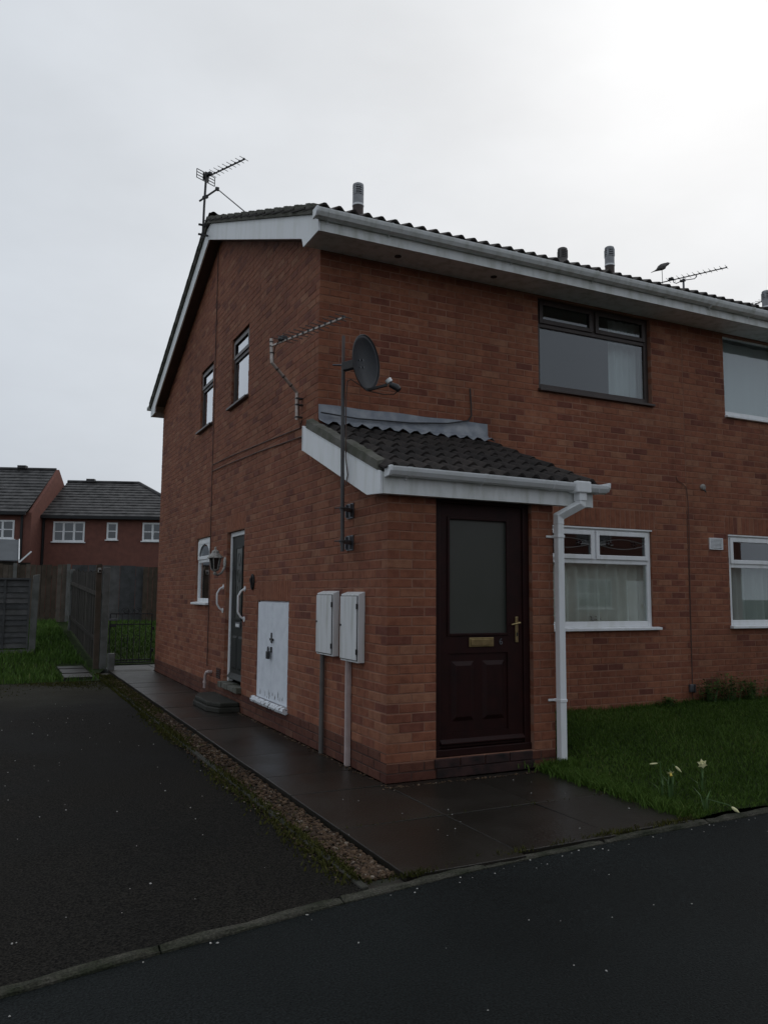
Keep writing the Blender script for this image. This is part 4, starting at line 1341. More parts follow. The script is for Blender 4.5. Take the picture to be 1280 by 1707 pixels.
# cupboard (painted double doors low in the gable)
u0, u1, z0, z1 = CU
cf = MB(); ring(cf, GABLE, u0 + 0.003, u1 - 0.003, z0 + 0.003, z1 - 0.003, 0.045, 0.030, 0.09)
cup = cf.build('cupboard', 'white_paint', house, bevel=0.004)
for (a, b) in ((u0 + 0.02, (u0 + u1) / 2 - 0.003), ((u0 + u1) / 2 + 0.003, u1 - 0.02)):
    mb = MB(); GABLE.box(mb, a, b, 0.006, 0.028, z0 + 0.03, z1 - 0.018)
    dd = mb.build('cupboard_door', 'white_paint', cup, bevel=0.003)
    fk = MB()
    for q in range(9):            # bare patches where the paint has lifted along the foot
        uu = random.uniform(a + 0.03, b - 0.05); hh = random.uniform(0.015, 0.075); zz = z0 + 0.04 + random.uniform(0, 0.06)
        wq = random.uniform(0.004, 0.014)
        fk.prism([GABLE.P(uu, 0.0045, zz), GABLE.P(uu + wq, 0.0045, zz + 0.01), GABLE.P(uu + wq * 0.7, 0.0045, zz + hh), GABLE.P(uu - wq * 0.4, 0.0045, zz + hh * 0.6)], (0.003, 0, 0))
    fk.build('bare_patch', 'pipe_grey', dd)
sl = MB()
for k in range(7):
    a, b = u0 - 0.03 + (u1 - u0 + 0.06) * k / 7, u0 - 0.03 + (u1 - u0 + 0.06) * (k + 1) / 7
    sl.tube([GABLE.P(a + 0.003, -0.022, z0 - 0.006 + random.uniform(-.004, .004)), GABLE.P(b - 0.003, -0.022, z0 - 0.006 + random.uniform(-.004, .004))], random.uniform(0.034, 0.040), 8)
sl.build('sill', 'flaky_paint', cup, smooth=True)
lt = MB(); um = (u0 + u1) / 2
GABLE.box(lt, um - 0.012, um + 0.022, -0.004, 0.004, 0.905, 1.015); GABLE.box(lt, um - 0.07, um + 0.04, -0.012, 0.002, 0.930, 0.955); GABLE.box(lt, um - 0.02, um + 0.03, -0.006, 0.004, 0.80, 0.86)
lt.tube([GABLE.P(um - 0.05, -0.02, 0.945), GABLE.P(um - 0.075, -0.02, 0.925), GABLE.P(um - 0.075, -0.012, 0.905)], 0.007, 6)
lt.build('latch', 'dark_metal', cup, bevel=0.003)
pl_ = thing('padlock', 'black padlock hanging on the white cupboard doors', 'padlock', (-0.03, um + 0.02, 0.74))
pk = MB(); GABLE.box(pk, um - 0.01, um + 0.06, -0.045, -0.012, 0.73, 0.815); pk.build('body', 'black_plastic', pl_, bevel=0.008)
MB().tube([GABLE.P(um + 0.005, -0.028, 0.81), GABLE.P(um + 0.005, -0.028, 0.845), GABLE.P(um + 0.015, -0.028, 0.86), GABLE.P(um + 0.035, -0.028, 0.86), GABLE.P(um + 0.045, -0.028, 0.845), GABLE.P(um + 0.045, -0.028, 0.81)], 0.006, 6).build('shackle', 'dark_metal', pl_, smooth=True)

# meter cabinets and their pipes
def meter(y0, y1, z0, z1, lab, lean=0.0):
    t = thing('meter_box', lab, 'meter box', (0, (y0 + y1) / 2, z0), 'meter boxes on the gable wall')
    d = 0.062
    b = MB(); b.hexa([(-0.002, y0, z0 + lean), (-0.002, y1, z0), (-d, y1, z0), (-d, y0, z0 + lean), (-0.002, y0, z1 + 0.022), (-0.002, y1, z1 + 0.022), (-d, y1, z1), (-d, y0, z1)])
    b.build('body', 'box_white', t, bevel=0.003)
    MB().hexa([(-d - 0.004, y0 + 0.015, z0 + 0.02 + lean), (-d - 0.004, y1 - 0.012, z0 + 0.02), (-d - 0.014, y1 - 0.012, z0 + 0.02), (-d - 0.014, y0 + 0.015, z0 + 0.02 + lean),
               (-d - 0.004, y0 + 0.015, z1 - 0.018), (-d - 0.004, y1 - 0.012, z1 - 0.018), (-d - 0.014, y1 - 0.012, z1 - 0.018), (-d - 0.014, y0 + 0.015, z1 - 0.018)]).build('cabinet_door', 'box_white', t, bevel=0.004)
    MB().box(-d - 0.0035, -d - 0.0005, y0 + 0.010, y1 - 0.007, z0 + 0.014 + lean, z1 - 0.012).build('gap_shade', 'dark_metal', t)  # dark strip added to paint the shade in the gap round the cabinet door
    for zz in (z0 + 0.09, z1 - 0.10):
        MB().box(-d - 0.018, -d - 0.004, y0 + 0.003, y0 + 0.014, zz - 0.022, zz + 0.022).build('hinge', 'black_plastic', t)
    for zz in ((z0 + z1) / 2 + 0.02,):
        MB().tube([(-d - 0.012, y1 - 0.035, zz), (-d - 0.022, y1 - 0.035, zz)], 0.009, 8).build('lock', 'black_plastic', t)
meter(0.960, 1.350, 0.895, 1.450, 'pale meter box farther from the porch corner, with a grey pipe below')
meter(0.412, 0.780, 0.880, 1.442, 'pale meter box nearer the porch corner, with a pinkish pipe below')
MB().tube([(-0.032, 1.275, 0.01), (-0.032, 1.275, 0.893)], 0.022, 12).build('service_pipe', 'pipe_grey', None, smooth=True)
tag(bpy.data.objects['service_pipe'], 'dark grey pipe running down the wall from the farther meter box', 'pipe')
t = thing('cable_trunking', 'pinkish square trunking running down the wall from the nearer meter box', 'trunking', (-0.02, 0.70, 0.0))
MB().box(-0.036, -0.003, 0.675, 0.738, 0.004, 0.878).build('channel', 'pipe_pink', t, bevel=0.004)
MB().box(-0.044, -0.037, 0.684, 0.706, 0.006, 0.877).build('cover', 'pipe_pink', t, bevel=0.003)

# wall lantern
lp = Vector((-0.205, 4.66, 1.72))
t = thing('wall_lantern', 'weathered white carriage lantern on a curled bracket beside the side door', 'lantern', (lp.x, lp.y, lp.z))
n6 = 6
MB().lathe([(0.012, -0.045), (0.026, -0.02), (0.014, 0.0), (0.050, 0.022), (0.056, 0.034)], lp, 12).build('base', 'lantern_white', t, smooth=True)
MB().lathe([(0.048, 0.036), (0.076, 0.175)], lp, n6).build('glass', 'lantern_glass', t)
for k in range(n6):
    a = 2 * math.pi * k / n6
    MB().bar(lp + Vector((0.050 * math.cos(a), 0.050 * math.sin(a), 0.030)), lp + Vector((0.079 * math.cos(a), 0.079 * math.sin(a), 0.180)), 0.010).build('bar', 'lantern_white', t)
MB().lathe([(0.106, 0.178), (0.104, 0.188), (0.080, 0.212), (0.050, 0.245), (0.044, 0.268), (0.030, 0.278), (0.012, 0.290), (0.016, 0.305), (0.005, 0.325)], lp, 12).build('roof', 'lantern_white', t, smooth=False)
MB().tube([lp + Vector((0, 0, -0.005)), lp + Vector((0.05, 0.06, -0.045)), lp + Vector((0.13, 0.17, -0.01)), lp + Vector((0.19, 0.245, 0.065)), lp + Vector((0.20, 0.26, 0.12))], [0.011, 0.012, 0.014, 0.016, 0.014], 8).build('bracket', 'lantern_white', t, smooth=True)
mb = MB(); mb.lathe([(0.055, 0), (0.050, 0.012), (0.02, 0.022)], (0, 0, 0), 14)
mb.build('wall_plate', 'lantern_white', t, xf=Matrix.Translation((-0.003, lp.y + 0.27, lp.z + 0.13)) @ Matrix.Rotation(R(-90), 4, 'Y') @ Matrix.Scale(1.5, 4, (1, 0, 0)))

# grab rails either side of the side door
def rail(y, z0, z1, lab, out=0.085):
    t = thing('grab_rail', lab, 'grab rail', (-0.003, y, z0))
    MB().tube([(-0.006, y, z1), (-out * 0.6, y, z1 - 0.03), (-out, y, z1 - 0.09), (-out, y, z0 + 0.09), (-out * 0.6, y, z0 + 0.03), (-0.006, y, z0)], 0.013, 8).build('bar', 'pvc', t, smooth=True)
    for zz in (z0, z1):
        MB().tube([(-0.002, y, zz), (-0.008, y, zz)], 0.034, 12).build('flange', 'pvc', t)
rail(4.985, 1.215, 1.53, 'white grab rail on the lantern side of the side door')
rail(3.955, 1.13, 1.50, 'white grab rail on the cupboard side of the side door')
# black oval plaque
t = thing('door_plaque', 'small black oval ornament on the wall between side door and cupboard', 'plaque', (-0.01, 3.62, 1.5))
pts = [(-0.012, 3.62 + 0.055 * math.cos(a), 1.58 + 0.085 * math.sin(a)) for a in [2 * math.pi * k / 20 for k in range(21)]]
MB().tube(pts, 0.011, 6).build('rim', 'iron', t, smooth=True)
MB().tube([(-0.012, 3.62, 1.665), (-0.03, 3.625, 1.60), (-0.016, 3.61, 1.53), (-0.012, 3.62, 1.49)], [0.010, 0.020, 0.014, 0.008], 6).build('figure', 'iron', t, smooth=True)
# little waste pipe and air brick
t = thing('waste_pipe', 'short bent waste pipe coming out of the wall above the concrete step', 'pipe', (-0.05, 5.60, 0.1))
MB().tube([(0.0, 5.50, 0.36), (-0.045, 5.50, 0.365), (-0.065, 5.53, 0.355), (-0.070, 5.57, 0.31), (-0.070, 5.60, 0.135)], 0.021, 10).build('pipe', 'pipe_pink', t, smooth=True)
MB().lathe([(0.027, 0), (0.027, 0.03)], (-0.070, 5.592, 0.20), 10).build('collar', 'pipe_pink', t)
t = thing('air_brick', 'red-brown slotted air brick low beside the side door', 'air brick', (0, 5.10, 0.30))
mb = MB(); GABLE.box(mb, 5.02, 5.235, -0.006, 0.03, 0.303, 0.440); mb.build('face', 'plinth_brick_attr', t)
for k in range(4):
    mb = MB(); GABLE.box(mb, 5.04, 5.215, -0.009, -0.0065, 0.320 + k * 0.028, 0.332 + k * 0.028); mb.build('slot', 'black_plastic', t)

# cables on the gable
def cable(name, pts, r, lab, m='cable', cat='cable'):
    o = MB().tube(pts, r, 6).build(name, m, None, smooth=True)
    tag(o, lab, cat)
    return o
cable('cable', [(-0.010, 5.80, roof_z(5.80) - 0.26), (-0.009, 5.79, 4.0), (-0.012, 5.765, 3.0), (-0.009, 5.75, 1.5), (-0.011, 5.74, 0.42)], 0.006, 'dark cable running straight down the gable wall beside the windows')
cable('cable', [(-0.01, 5.79, 3.300), (-0.014, 4.6, 3.265), (-0.010, 3.4, 3.215), (-0.014, 2.4, 3.165), (-0.011, 2.05, 3.15), (-0.012, 2.0, 3.22)], 0.006, 'upper of two thin cables crossing the gable wall to the porch roof')
cable('cable', [(-0.011, 5.79, 3.205), (-0.016, 4.6, 3.17), (-0.010, 3.4, 3.125), (-0.013, 2.4, 3.07), (-0.011, 1.85, 3.04)], 0.006, 'lower of two thin cables crossing the gable wall to the porch roof')
cable('cable', [FRONT.P(fx(1.735), -0.004, fz(3.66)), FRONT.P(fx(1.740), -0.014, fz(3.50)), FRONT.P(fx(1.745), -0.016, fz(3.36)), FRONT.P(fx(1.70), -0.022, fz(3.30)), FRONT.P(fx(1.45), -0.026, fz(3.245)), FRONT.P(fx(1.0), -0.024, fz(3.205)), FRONT.P(fx(0.4), -0.034, fz(3.185)), FRONT.P(fx(0.0), -0.06, fz(3.20))], 0.008, 'dark cable coming out of the wall and lying along the lead flashing', 'cable_black')
cb = cable('cable', [FRONT.P(fx(4.70), -0.004, fz(2.91)), FRONT.P(fx(4.72), -0.010, fz(2.86)), FRONT.P(fx(4.80), -0.011, fz(2.83)), FRONT.P(fx(4.865), -0.010, fz(2.78)), FRONT.P(fx(4.885), -0.009, fz(2.6)), FRONT.P(fx(4.89), -0.009, fz(2.30)), FRONT.P(fx(4.87), -0.010, fz(1.5)), FRONT.P(fx(4.865), -0.008, fz(0.40))], 0.0045, 'thin brown cable running down the joint between the two houses', 'joint_cable')
t = thing('junction_box', 'small grey junction box low on the wall above the weeds', 'junction box', FRONT.P(fx(4.84), 0, 0.30))
mb = MB(); FRONT.box(mb, fx(4.80), fx(4.86), -0.035, -0.002, 0.30, 0.39); mb.build('box', 'galv', t, bevel=0.006)
mb = MB(); FRONT.box(mb, fx(4.872), fx(4.90), -0.028, -0.002, 0.29, 0.39); mb.build('lid', 'dark_metal', t, bevel=0.004)
t = thing('wall_stub', 'pale broken mortar patch with a stub on the wall above the vent', 'stub', FRONT.P(fx(5.147), 0, fz(2.80)))
MB().tube([FRONT.P(fx(5.147), 0.0, fz(2.812)), FRONT.P(fx(5.143), -0.035, fz(2.800))], [0.042, 0.026], 9).build('mortar_lump', 'lantern_white', t, smooth=True)
MB().tube([FRONT.P(fx(5.150), -0.02, fz(2.785)), FRONT.P(fx(5.150), -0.05, fz(2.745))], [0.012, 0.010], 7).build('pipe_end', 'dark_metal', t, smooth=True)
t = thing('wall_vent', 'small white louvred vent on the wall between the two lower windows', 'vent', FRONT.P(fx(5.33), 0, fz(2.03)))
va, vb, vc, vd = fx(5.222), fx(5.452), fz(2.032), fz(2.178)
mb = MB(); ring(mb, FRONT, va, vb, vc, vd, 0.014, -0.022, 0.0); mb.build('frame', 'pvc', t, bevel=0.003)
mb = MB(); FRONT.box(mb, va + 0.014, vb - 0.014, -0.004, -0.001, vc + 0.014, vd - 0.014); mb.build('backing', 'dark_metal', t)
for k in range(7):
    zz = vc + 0.022 + k * (vd - vc - 0.034) / 7
    P = FRONT.P
    MB().hexa([P(va + 0.014, -0.020, zz), P(vb - 0.014, -0.020, zz), P(vb - 0.014, -0.006, zz + 0.010), P(va + 0.014, -0.006, zz + 0.010),
               P(va + 0.014, -0.020, zz + 0.004), P(vb - 0.014, -0.020, zz + 0.004), P(vb - 0.014, -0.006, zz + 0.014), P(va + 0.014, -0.006, zz + 0.014)]).build('louvre', 'pvc', t)

# ------------------------------------------------------------------ satellite dish on its pole
px, py = -0.165, 0.545
t = thing('satellite_dish', 'dark grey satellite dish on a tall pole beside the porch roof', 'satellite dish', (px, py, 1.80))
MB().tube([(px + 0.01, py, 1.80), (px, py, 2.6), (px - 0.004, py, 3.42)], 0.0165, 12).build('pole', 'pole_grey', t, smooth=True)
MB().tube([(px - 0.004, py, 3.421), (px - 0.005, py, 3.66)], 0.0140, 12).build('pole_stub', 'pole_stub', t, smooth=True)
for z in (2.165, 1.885):
    b = MB(); b.box(-0.012, -0.002, 0.66, 0.80, z - 0.065, z + 0.065); b.box(-0.035, -0.012, 0.675, 0.69, z - 0.055, z + 0.055); b.box(-0.035, -0.012, 0.765, 0.78, z - 0.055, z + 0.055)
    bo = b.build('bracket', 'galv', t)
    MB().bar((-0.02, 0.69, z), (px + 0.006, py + 0.02, z), 0.035, 0.03).build('bracket_arm', 'galv', bo)
    MB().tube([(px - 0.05, py + 0.03, z), (px - 0.02, py - 0.022, z), (px + 0.05, py - 0.03, z)], 0.006, 6).build('clamp', 'dark_metal', bo)
nrm = Vector((0.58, -0.80, 0.0)).normalized()
dc = Vector((-0.022, 0.39, 3.400))
side = Vector((0, 0, 1)).cross(nrm).normalized()
upv = nrm.cross(side).normalized()
tilt = R(14)
side, upv = side * math.cos(tilt) + upv * math.sin(tilt), upv * math.cos(tilt) - side * math.sin(tilt)
mb = MB(); rings_, seg = 8, 32
Wd, Hd = 0.232, 0.238
mb.v.append(tuple(dc - nrm * 0.055))
for i in range(1, rings_ + 1):
    q = i / rings_
    for k in range(seg):
        a = 2 * math.pi * k / seg
        ex = math.copysign(abs(math.cos(a)) ** 0.95, math.cos(a)); ey = math.sin(a)
        wmod = 1.0 - 0.13 * max(0, -ey) ** 2
        mb.v.append(tuple(dc + side * (Wd * q * ex * wmod) + upv * (Hd * q * ey) - nrm * (0.055 * (1 - q * q))))
for k in range(seg):
    mb.f.append((0, 1 + k, 1 + (k + 1) % seg)); mb.r.append(0)
for i in range(rings_ - 1):
    for k in range(seg):
        a, b2_ = 1 + i * seg + k, 1 + i * seg + (k + 1) % seg
        mb.f.append((a, a + seg, b2_ + seg, b2_)); mb.r.append(0)
do = mb.build('reflector', 'dish_grey', t, smooth=True, recalc=False)
md = do.modifiers.new('solid', 'SOLIDIFY'); md.thickness = 0.004; md.offset = 0
rim = [dc + side * (Wd * math.cos(2 * math.pi * k / 40) * (1 - 0.13 * max(0, -math.sin(2 * math.pi * k / 40)) ** 2)) + upv * (Hd * math.sin(2 * math.pi * k / 40)) for k in range(41)]
MB().tube(rim, 0.005, 6).build('rim', 'dark_metal', t, smooth=True)
bk = dc - nrm * 0.065
MB().bar(bk + upv * 0.01, Vector((px, py, 3.385)), 0.055, 0.075).build('mount', 'dark_metal', t, bevel=0.006)
MB().tube([Vector((px - 0.09, py + 0.03, 3.40)), Vector((px + 0.05, py - 0.02, 3.40))], 0.008, 6).build('clamp', 'galv', t)
for sx, sz in ((-0.03, 0.03), (0.03, 0.03), (-0.03, -0.03), (0.03, -0.03)):
    MB().tube([dc - nrm * 0.052 + side * sx + upv * sz, dc - nrm * 0.044 + side * sx + upv * sz], 0.009, 8).build('bolt', 'galv', t)
bot = dc - upv * (Hd - 0.01)
lnb = dc + nrm * 0.20 - upv * 0.205 + side * 0.02
MB().bar(bot - nrm * 0.02, lnb - nrm * 0.035, 0.024, 0.020).build('arm', 'dark_metal', t)
lo = MB().tube([lnb - nrm * 0.005, lnb + nrm * 0.05 - upv * 0.03, lnb + nrm * 0.075 - upv * 0.055], [0.024, 0.030, 0.022], 12).build('receiver', 'black_plastic', t, smooth=True)
aim = (dc - lnb).normalized()
MB().tube([lnb + aim * 0.008 + upv * 0.012, lnb + aim * 0.032 + upv * 0.022], [0.027, 0.030], 14).build('feed_cap', 'pvc', lo, smooth=True)
MB().tube([lnb + nrm * 0.06 - upv * 0.06, lnb + nrm * 0.02 - upv * 0.085, lnb - nrm * 0.08 - upv * 0.075, bot + nrm * 0.03 - upv * 0.02, bot - nrm * 0.02 - upv * 0.005, bot - nrm * 0.06 + upv * 0.03, Vector((px + 0.06, py - 0.02, 3.28)), Vector((px + 0.03, py - 0.01, 3.26)), Vector((px + 0.022, py - 0.012, 3.10)), Vector((px + 0.024, py - 0.012, 2.6)), Vector((px + 0.045, py - 0.01, 2.45)), Vector((px + 0.03, py - 0.005, 2.36))], 0.005, 6).build('cable', 'cable', t, smooth=True)

# ------------------------------------------------------------------ aerials
ADIR = Vector((0.445, -0.895, 0)).normalized()
def yagi(t, rear, direction, length, n, el, bm, em, reflector=None, upel=None, boxpos=0.12):
    rear = Vector(rear); d = Vector(direction).normalized(); x = d.cross(Vector((0, 0, 1))).normalized()
    MB().bar(rear, rear + d * length, 0.016).build('boom', bm, t)
    for k in range(n):
        p = rear + d * (length * (0.16 + 0.83 * k / (n - 1)))
        h = el * (1.0 - 0.25 * k / n) / 2
        MB().tube([p - x * h + Vector((0, 0, 0.012)), p + x * h + Vector((0, 0, 0.012))], 0.0042, 5).build('element', em, t)
        MB().bar(p - d * 0.012 + Vector((0, 0, 0.006)), p + d * 0.012 + Vector((0, 0, 0.006)), 0.026, 0.022).build('element_clip', 'black_plastic', t)
    p = rear + d * (length * boxpos)
    MB().bar(p - d * 0.045 + Vector((0, 0, 0.03)), p + d * 0.045 + Vector((0, 0, 0.03)), 0.055, 0.045).build('dipole_box', 'black_plastic', t, bevel=0.006)
    if reflector:
        rw, rh, bars = reflector
        q = rear + d * 0.03
        for k in range(bars):
            zz = -rh / 2 + rh * k / (bars - 1)
            MB().tube([q - x * rw / 2 + Vector((0, 0, zz)), q + x * rw / 2 + Vector((0, 0, zz))], 0.0065, 5).build('reflector_bar', em, t)
        for sx in (-1, -0.3, 0.3, 1):
            MB().tube([q + x * (sx * rw / 2) + Vector((0, 0, -rh / 2)), q + x * (sx * rw / 2) + Vector((0, 0, rh / 2))], 0.0065, 5).build('reflector_bar', em, t)
        MB().bar(q - x * rw * 0.16, q + x * rw * 0.16, 0.012, rh * 0.8).build('reflector_plate', em, t)
# aerial on the gable wall with a cranked mast
base = Vector((-0.055, 2.03, 3.225))
t = thing('aerial', 'metal aerial on a cranked pale mast fixed to the gable wall', 'aerial', base)
k1, k2, tp = Vector((-0.060, 2.03, 3.515)), Vector((-0.395, 1.84, 3.735)), Vector((-0.400, 1.86, 3.985))
MB().tube([base, base + (k1 - base) * 0.97, k1, k1 + (k2 - k1) * 0.05, k2 - (k2 - k1) * 0.05, k2, k2 + (tp - k2) * 0.08, tp], 0.0165, 12).build('mast', 'alu', t, smooth=True)
for q, nm in ((base + Vector((0, 0, 0.03)), 0), (base + Vector((0, 0, 0.16)), 0), (base + Vector((0, 0, 0.225)), 0)):
    MB().tube([q - Vector((0, 0, 0.007)), q + Vector((0, 0, 0.007))], 0.021, 12).build('band', 'dark_metal', t)
    MB().bar(q + Vector((0.055, 0, 0)), q + Vector((-0.02, 0, 0)), 0.05, 0.012).build('wall_bracket', 'dark_metal', t)
for f_ in (0.25, 0.55, 0.8):
    q = k1 + (k2 - k1) * f_
    MB().tube([q - (k2 - k1).normalized() * 0.006, q + (k2 - k1).normalized() * 0.006], 0.020, 10).build('band', 'cable_black', t)
for zz in (0.10, 0.17, 0.215):
    q = k2 + (tp - k2) * (zz / 0.25)
    MB().tube([q - Vector((0, 0, 0.006)), q + Vector((0, 0, 0.006))], 0.021, 12).build('band', 'dark_metal', t)
yagi(t, Vector((-0.400, 1.83, 3.905)), Vector((0.301, -1.016, 0)), 1.13, 12, 0.25, 'alu', 'dark_metal', boxpos=0.16)
MB().tube([Vector((-0.38, 1.65, 3.93)), Vector((-0.38, 1.80, 3.88)), Vector((-0.375, 1.86, 3.80)), k2 + Vector((0.02, 0.0, 0.0)), (k1 + k2) / 2 + Vector((0.012, 0, -0.018)), k1 + Vector((0.02, 0.01, 0)), base + Vector((0.03, 0.0, -0.05))], 0.005, 6).build('cable', 'cable', t, smooth=True)

# aerial at the ridge end
ab = Vector((-0.262, 5.74, 6.66))
t = thing('aerial', 'aerial with grid reflector on a mast at the left end of the ridge', 'aerial', ab)
MB().tube([ab, ab + Vector((0.006, 0, 0.5)), Vector((-0.238, 5.74, 7.70))], 0.0175, 12).build('mast', 'dark_metal', t, smooth=True)
for z in (6.72, 6.87):
    MB().bar((VX - 0.002, 5.74, z), (-0.33, 5.74, z), 0.03, 0.022).build('bracket', 'dark_metal', t)
yagi(t, Vector((-0.25, 5.80, 7.635)), ADIR, 0.87, 9, 0.21, 'dark_metal', 'dark_metal', (0.34, 0.135, 4), boxpos=0.12)
q1, q2 = Vector((-0.243, 5.74, 7.31)), Vector((-0.10, 5.60, 7.405))
MB().bar(q1 - (q2 - q1) * 0.5, q2, 0.02).build('stay_arm', 'dark_metal', t)
MB().bar(q1 + Vector((-0.035, 0, -0.02)), q1 + Vector((0.035, 0, 0.02)), 0.05, 0.045).build('clamp', 'dark_metal', t, bevel=0.005)
MB().bar(q2 + Vector((-0.03, 0, 0.0)), q2 + Vector((0.025, 0, 0.0)), 0.04, 0.05).build('clamp', 'dark_metal', t, bevel=0.005)
MB().tube([q2, Vector((0.02, 4.25, 6.42))], 0.008, 6).build('stay', 'dark_metal', t)

# aerial on the ridge to the right, with a bird
am = Vector((8.98, 5.68, roof_z(5.68) + 0.12))
t = thing('aerial', 'long aerial on a short mast at the right, with a bird on its tail', 'aerial', am)
rear = Vector((8.69, 5.70, 7.592))
dA = Vector((0.445, -0.895, 0.0)).normalized()
mp_ = rear + dA * 0.48
MB().tube([Vector((mp_.x + 0.02, mp_.y, roof_z(mp_.y) + 0.02)), Vector((mp_.x + 0.02, mp_.y, 7.575))], 0.020, 10).build('mast', 'galv', t, smooth=True)
yagi(t, rear, dA, 1.30, 12, 0.29, 'dark_metal', 'dark_metal', None, boxpos=0.20)
xx = dA.cross(Vector((0, 0, 1)))
MB().tube([rear + dA * 0.09 - xx * 0.02 + Vector((0, 0, -0.14)), rear + dA * 0.09 + Vector((0, 0, 0.225))], 0.006, 6).build('reflector_bar', 'dark_metal', t)
MB().tube([rear + dA * 0.30, rear + dA * 0.31 + Vector((0, 0, -0.055)), rear + dA * 0.36 + Vector((0, 0, -0.085)), mp_ + Vector((0, 0, -0.055)), rear + dA * 0.70 + Vector((0, 0, -0.075)), rear + dA * 0.74 + Vector((0, 0, -0.045)), rear + dA * 0.745], 0.009, 6).build('support', 'galv', t, smooth=True)
MB().bar(mp_ - dA * 0.05 + Vector((0, 0, -0.06)), mp_ + dA * 0.05 + Vector((0, 0, -0.06)), 0.05, 0.04).build('clamp', 'dark_metal', t, bevel=0.005)
# bird
bp = rear + dA * 0.09 + Vector((0, 0, 0.225))
fwd = Vector((0.80, -0.42, 0.42)).normalized(); rt = fwd.cross(Vector((0, 0, 1))).normalized(); upb = rt.cross(fwd).normalized()
prof = [(-0.235, 0.004, 0.012), (-0.17, 0.006, 0.022), (-0.115, 0.018, 0.030), (-0.06, 0.042, 0.046), (0.0, 0.056, 0.056), (0.05, 0.052, 0.050), (0.085, 0.036, 0.036), (0.110, 0.029, 0.029), (0.135, 0.029, 0.027), (0.158, 0.018, 0.017), (0.172, 0.006, 0.006)]
mb = MB(); sg_ = 12
ctr = bp + Vector((-0.005, 0.0, 0.085))
for s_, hh, ww in prof:
    hh, ww = hh * 1.15, ww * 1.15
    cc = ctr + fwd * s_ * 1.0 + upb * (0.012 if s_ > 0.07 else (-0.012 if s_ < -0.1 else 0))
    for k in range(sg_):
        a = 2 * math.pi * k / sg_
        mb.v.append(tuple(cc + rt * (ww * math.cos(a)) + upb * (hh * math.sin(a))))
for i in range(len(prof) - 1):
    for k in range(sg_):
        k2_ = (k + 1) % sg_
        mb.f.append((i * sg_ + k, i * sg_ + k2_, (i + 1) * sg_ + k2_, (i + 1) * sg_ + k)); mb.r.append(0)
mb.f += [tuple(range(sg_))[::-1], tuple((len(prof) - 1) * sg_ + k for k in range(sg_))]; mb.r += [0, 0]
bt = thing('bird', 'small grey-brown bird perched on the tail of the right-hand aerial', 'bird', bp)
mb.build('body', 'feather', bt, smooth=True)
hp_ = ctr + fwd * 0.150 + upb * 0.010
MB().tube([hp_, hp_ + fwd * 0.028 - upb * 0.004, hp_ + fwd * 0.046 - upb * 0.008], [0.010, 0.006, 0.001], 6).build('beak', 'beak', bt)
for sg2 in (-1, 1):
    MB().tube([ctr + rt * 0.018 * sg2 - upb * 0.045, bp + rt * 0.010 * sg2 + Vector((0, 0, 0.03)), bp + rt * 0.008 * sg2], [0.010, 0.004, 0.0035], 6).build('leg', 'beak', bt)
    MB().tube([hp_ - fwd * 0.018 + rt * 0.0245 * sg2 + upb * 0.008, hp_ - fwd * 0.018 + rt * 0.0275 * sg2 + upb * 0.008], 0.004, 8).build('eye', 'black_plastic', bt)
# farthest little aerial
ab = Vector((11.25, 5.68, roof_z(5.68) + 0.1))
t = thing('aerial', 'small distant aerial just above the roofline at the right edge', 'aerial', ab)
MB().tube([ab + Vector((0, 0, -0.05)), ab + Vector((0, 0, 0.55))], 0.018, 8).build('mast', 'galv', t)
yagi(t, Vector((11.24, 5.75, 7.53)), Vector((-0.05, -0.364, 0)), 0.62, 7, 0.24, 'dark_metal', 'dark_metal', None, boxpos=0.2)

# ================================================================== FENCES
# near lap panel with concrete post, left edge of the picture
t = thing('fence', 'dark horizontal lap fence panel with concrete post and gravel board at the left edge', 'fence', (-3.0, 13.0, 0.0))
FY = 13.0
MB().hexa([(-2.06, FY - .06, -.15), (-1.93, FY - .06, -.15), (-1.93, FY + .06, -.15), (-2.06, FY + .06, -.15), (-2.03, FY - .06, 1.80), (-1.90, FY - .06, 1.82), (-1.90, FY + .06, 1.82), (-2.03, FY + .06, 1.80)]).build('post', 'post_concrete', t, bevel=0.012)
MB().box(-4.02, -3.90, FY - 0.06, FY + 0.06, -0.15, 1.80).build('post', 'post_concrete', t, bevel=0.012)
MB().box(-3.90, -2.06, FY - 0.03, FY + 0.02, -0.10, 0.23).build('gravel_board', 'post_concrete', t)
nS = 12
for k in range(nS):
    z0 = 0.26 + k * 0.118
    j = [random.uniform(-0.012, 0.012) for _ in range(4)]
    MB().hexa([(-3.89, FY - 0.042, z0 + j[0]), (-2.07, FY - 0.042, z0 + j[1]), (-2.07, FY - 0.028, z0 + j[1]), (-3.89, FY - 0.028, z0 + j[0]),
               (-3.89, FY - 0.014, z0 + 0.15), (-2.07, FY - 0.014, z0 + 0.15), (-2.07, FY - 0.006, z0 + 0.15), (-3.89, FY - 0.006, z0 + 0.15)]).build('slat', 'grey_fence', t)
for x in (-3.86, -3.20, -2.56, -2.09):
    MB().box(x - 0.02, x + 0.02, FY - 0.062, FY - 0.044, 0.25, 1.72).build('batten', 'grey_fence', t)
MB().box(-3.90, -2.06, FY - 0.07, FY + 0.02, 1.70, 1.735).build('capping', 'grey_fence', t)

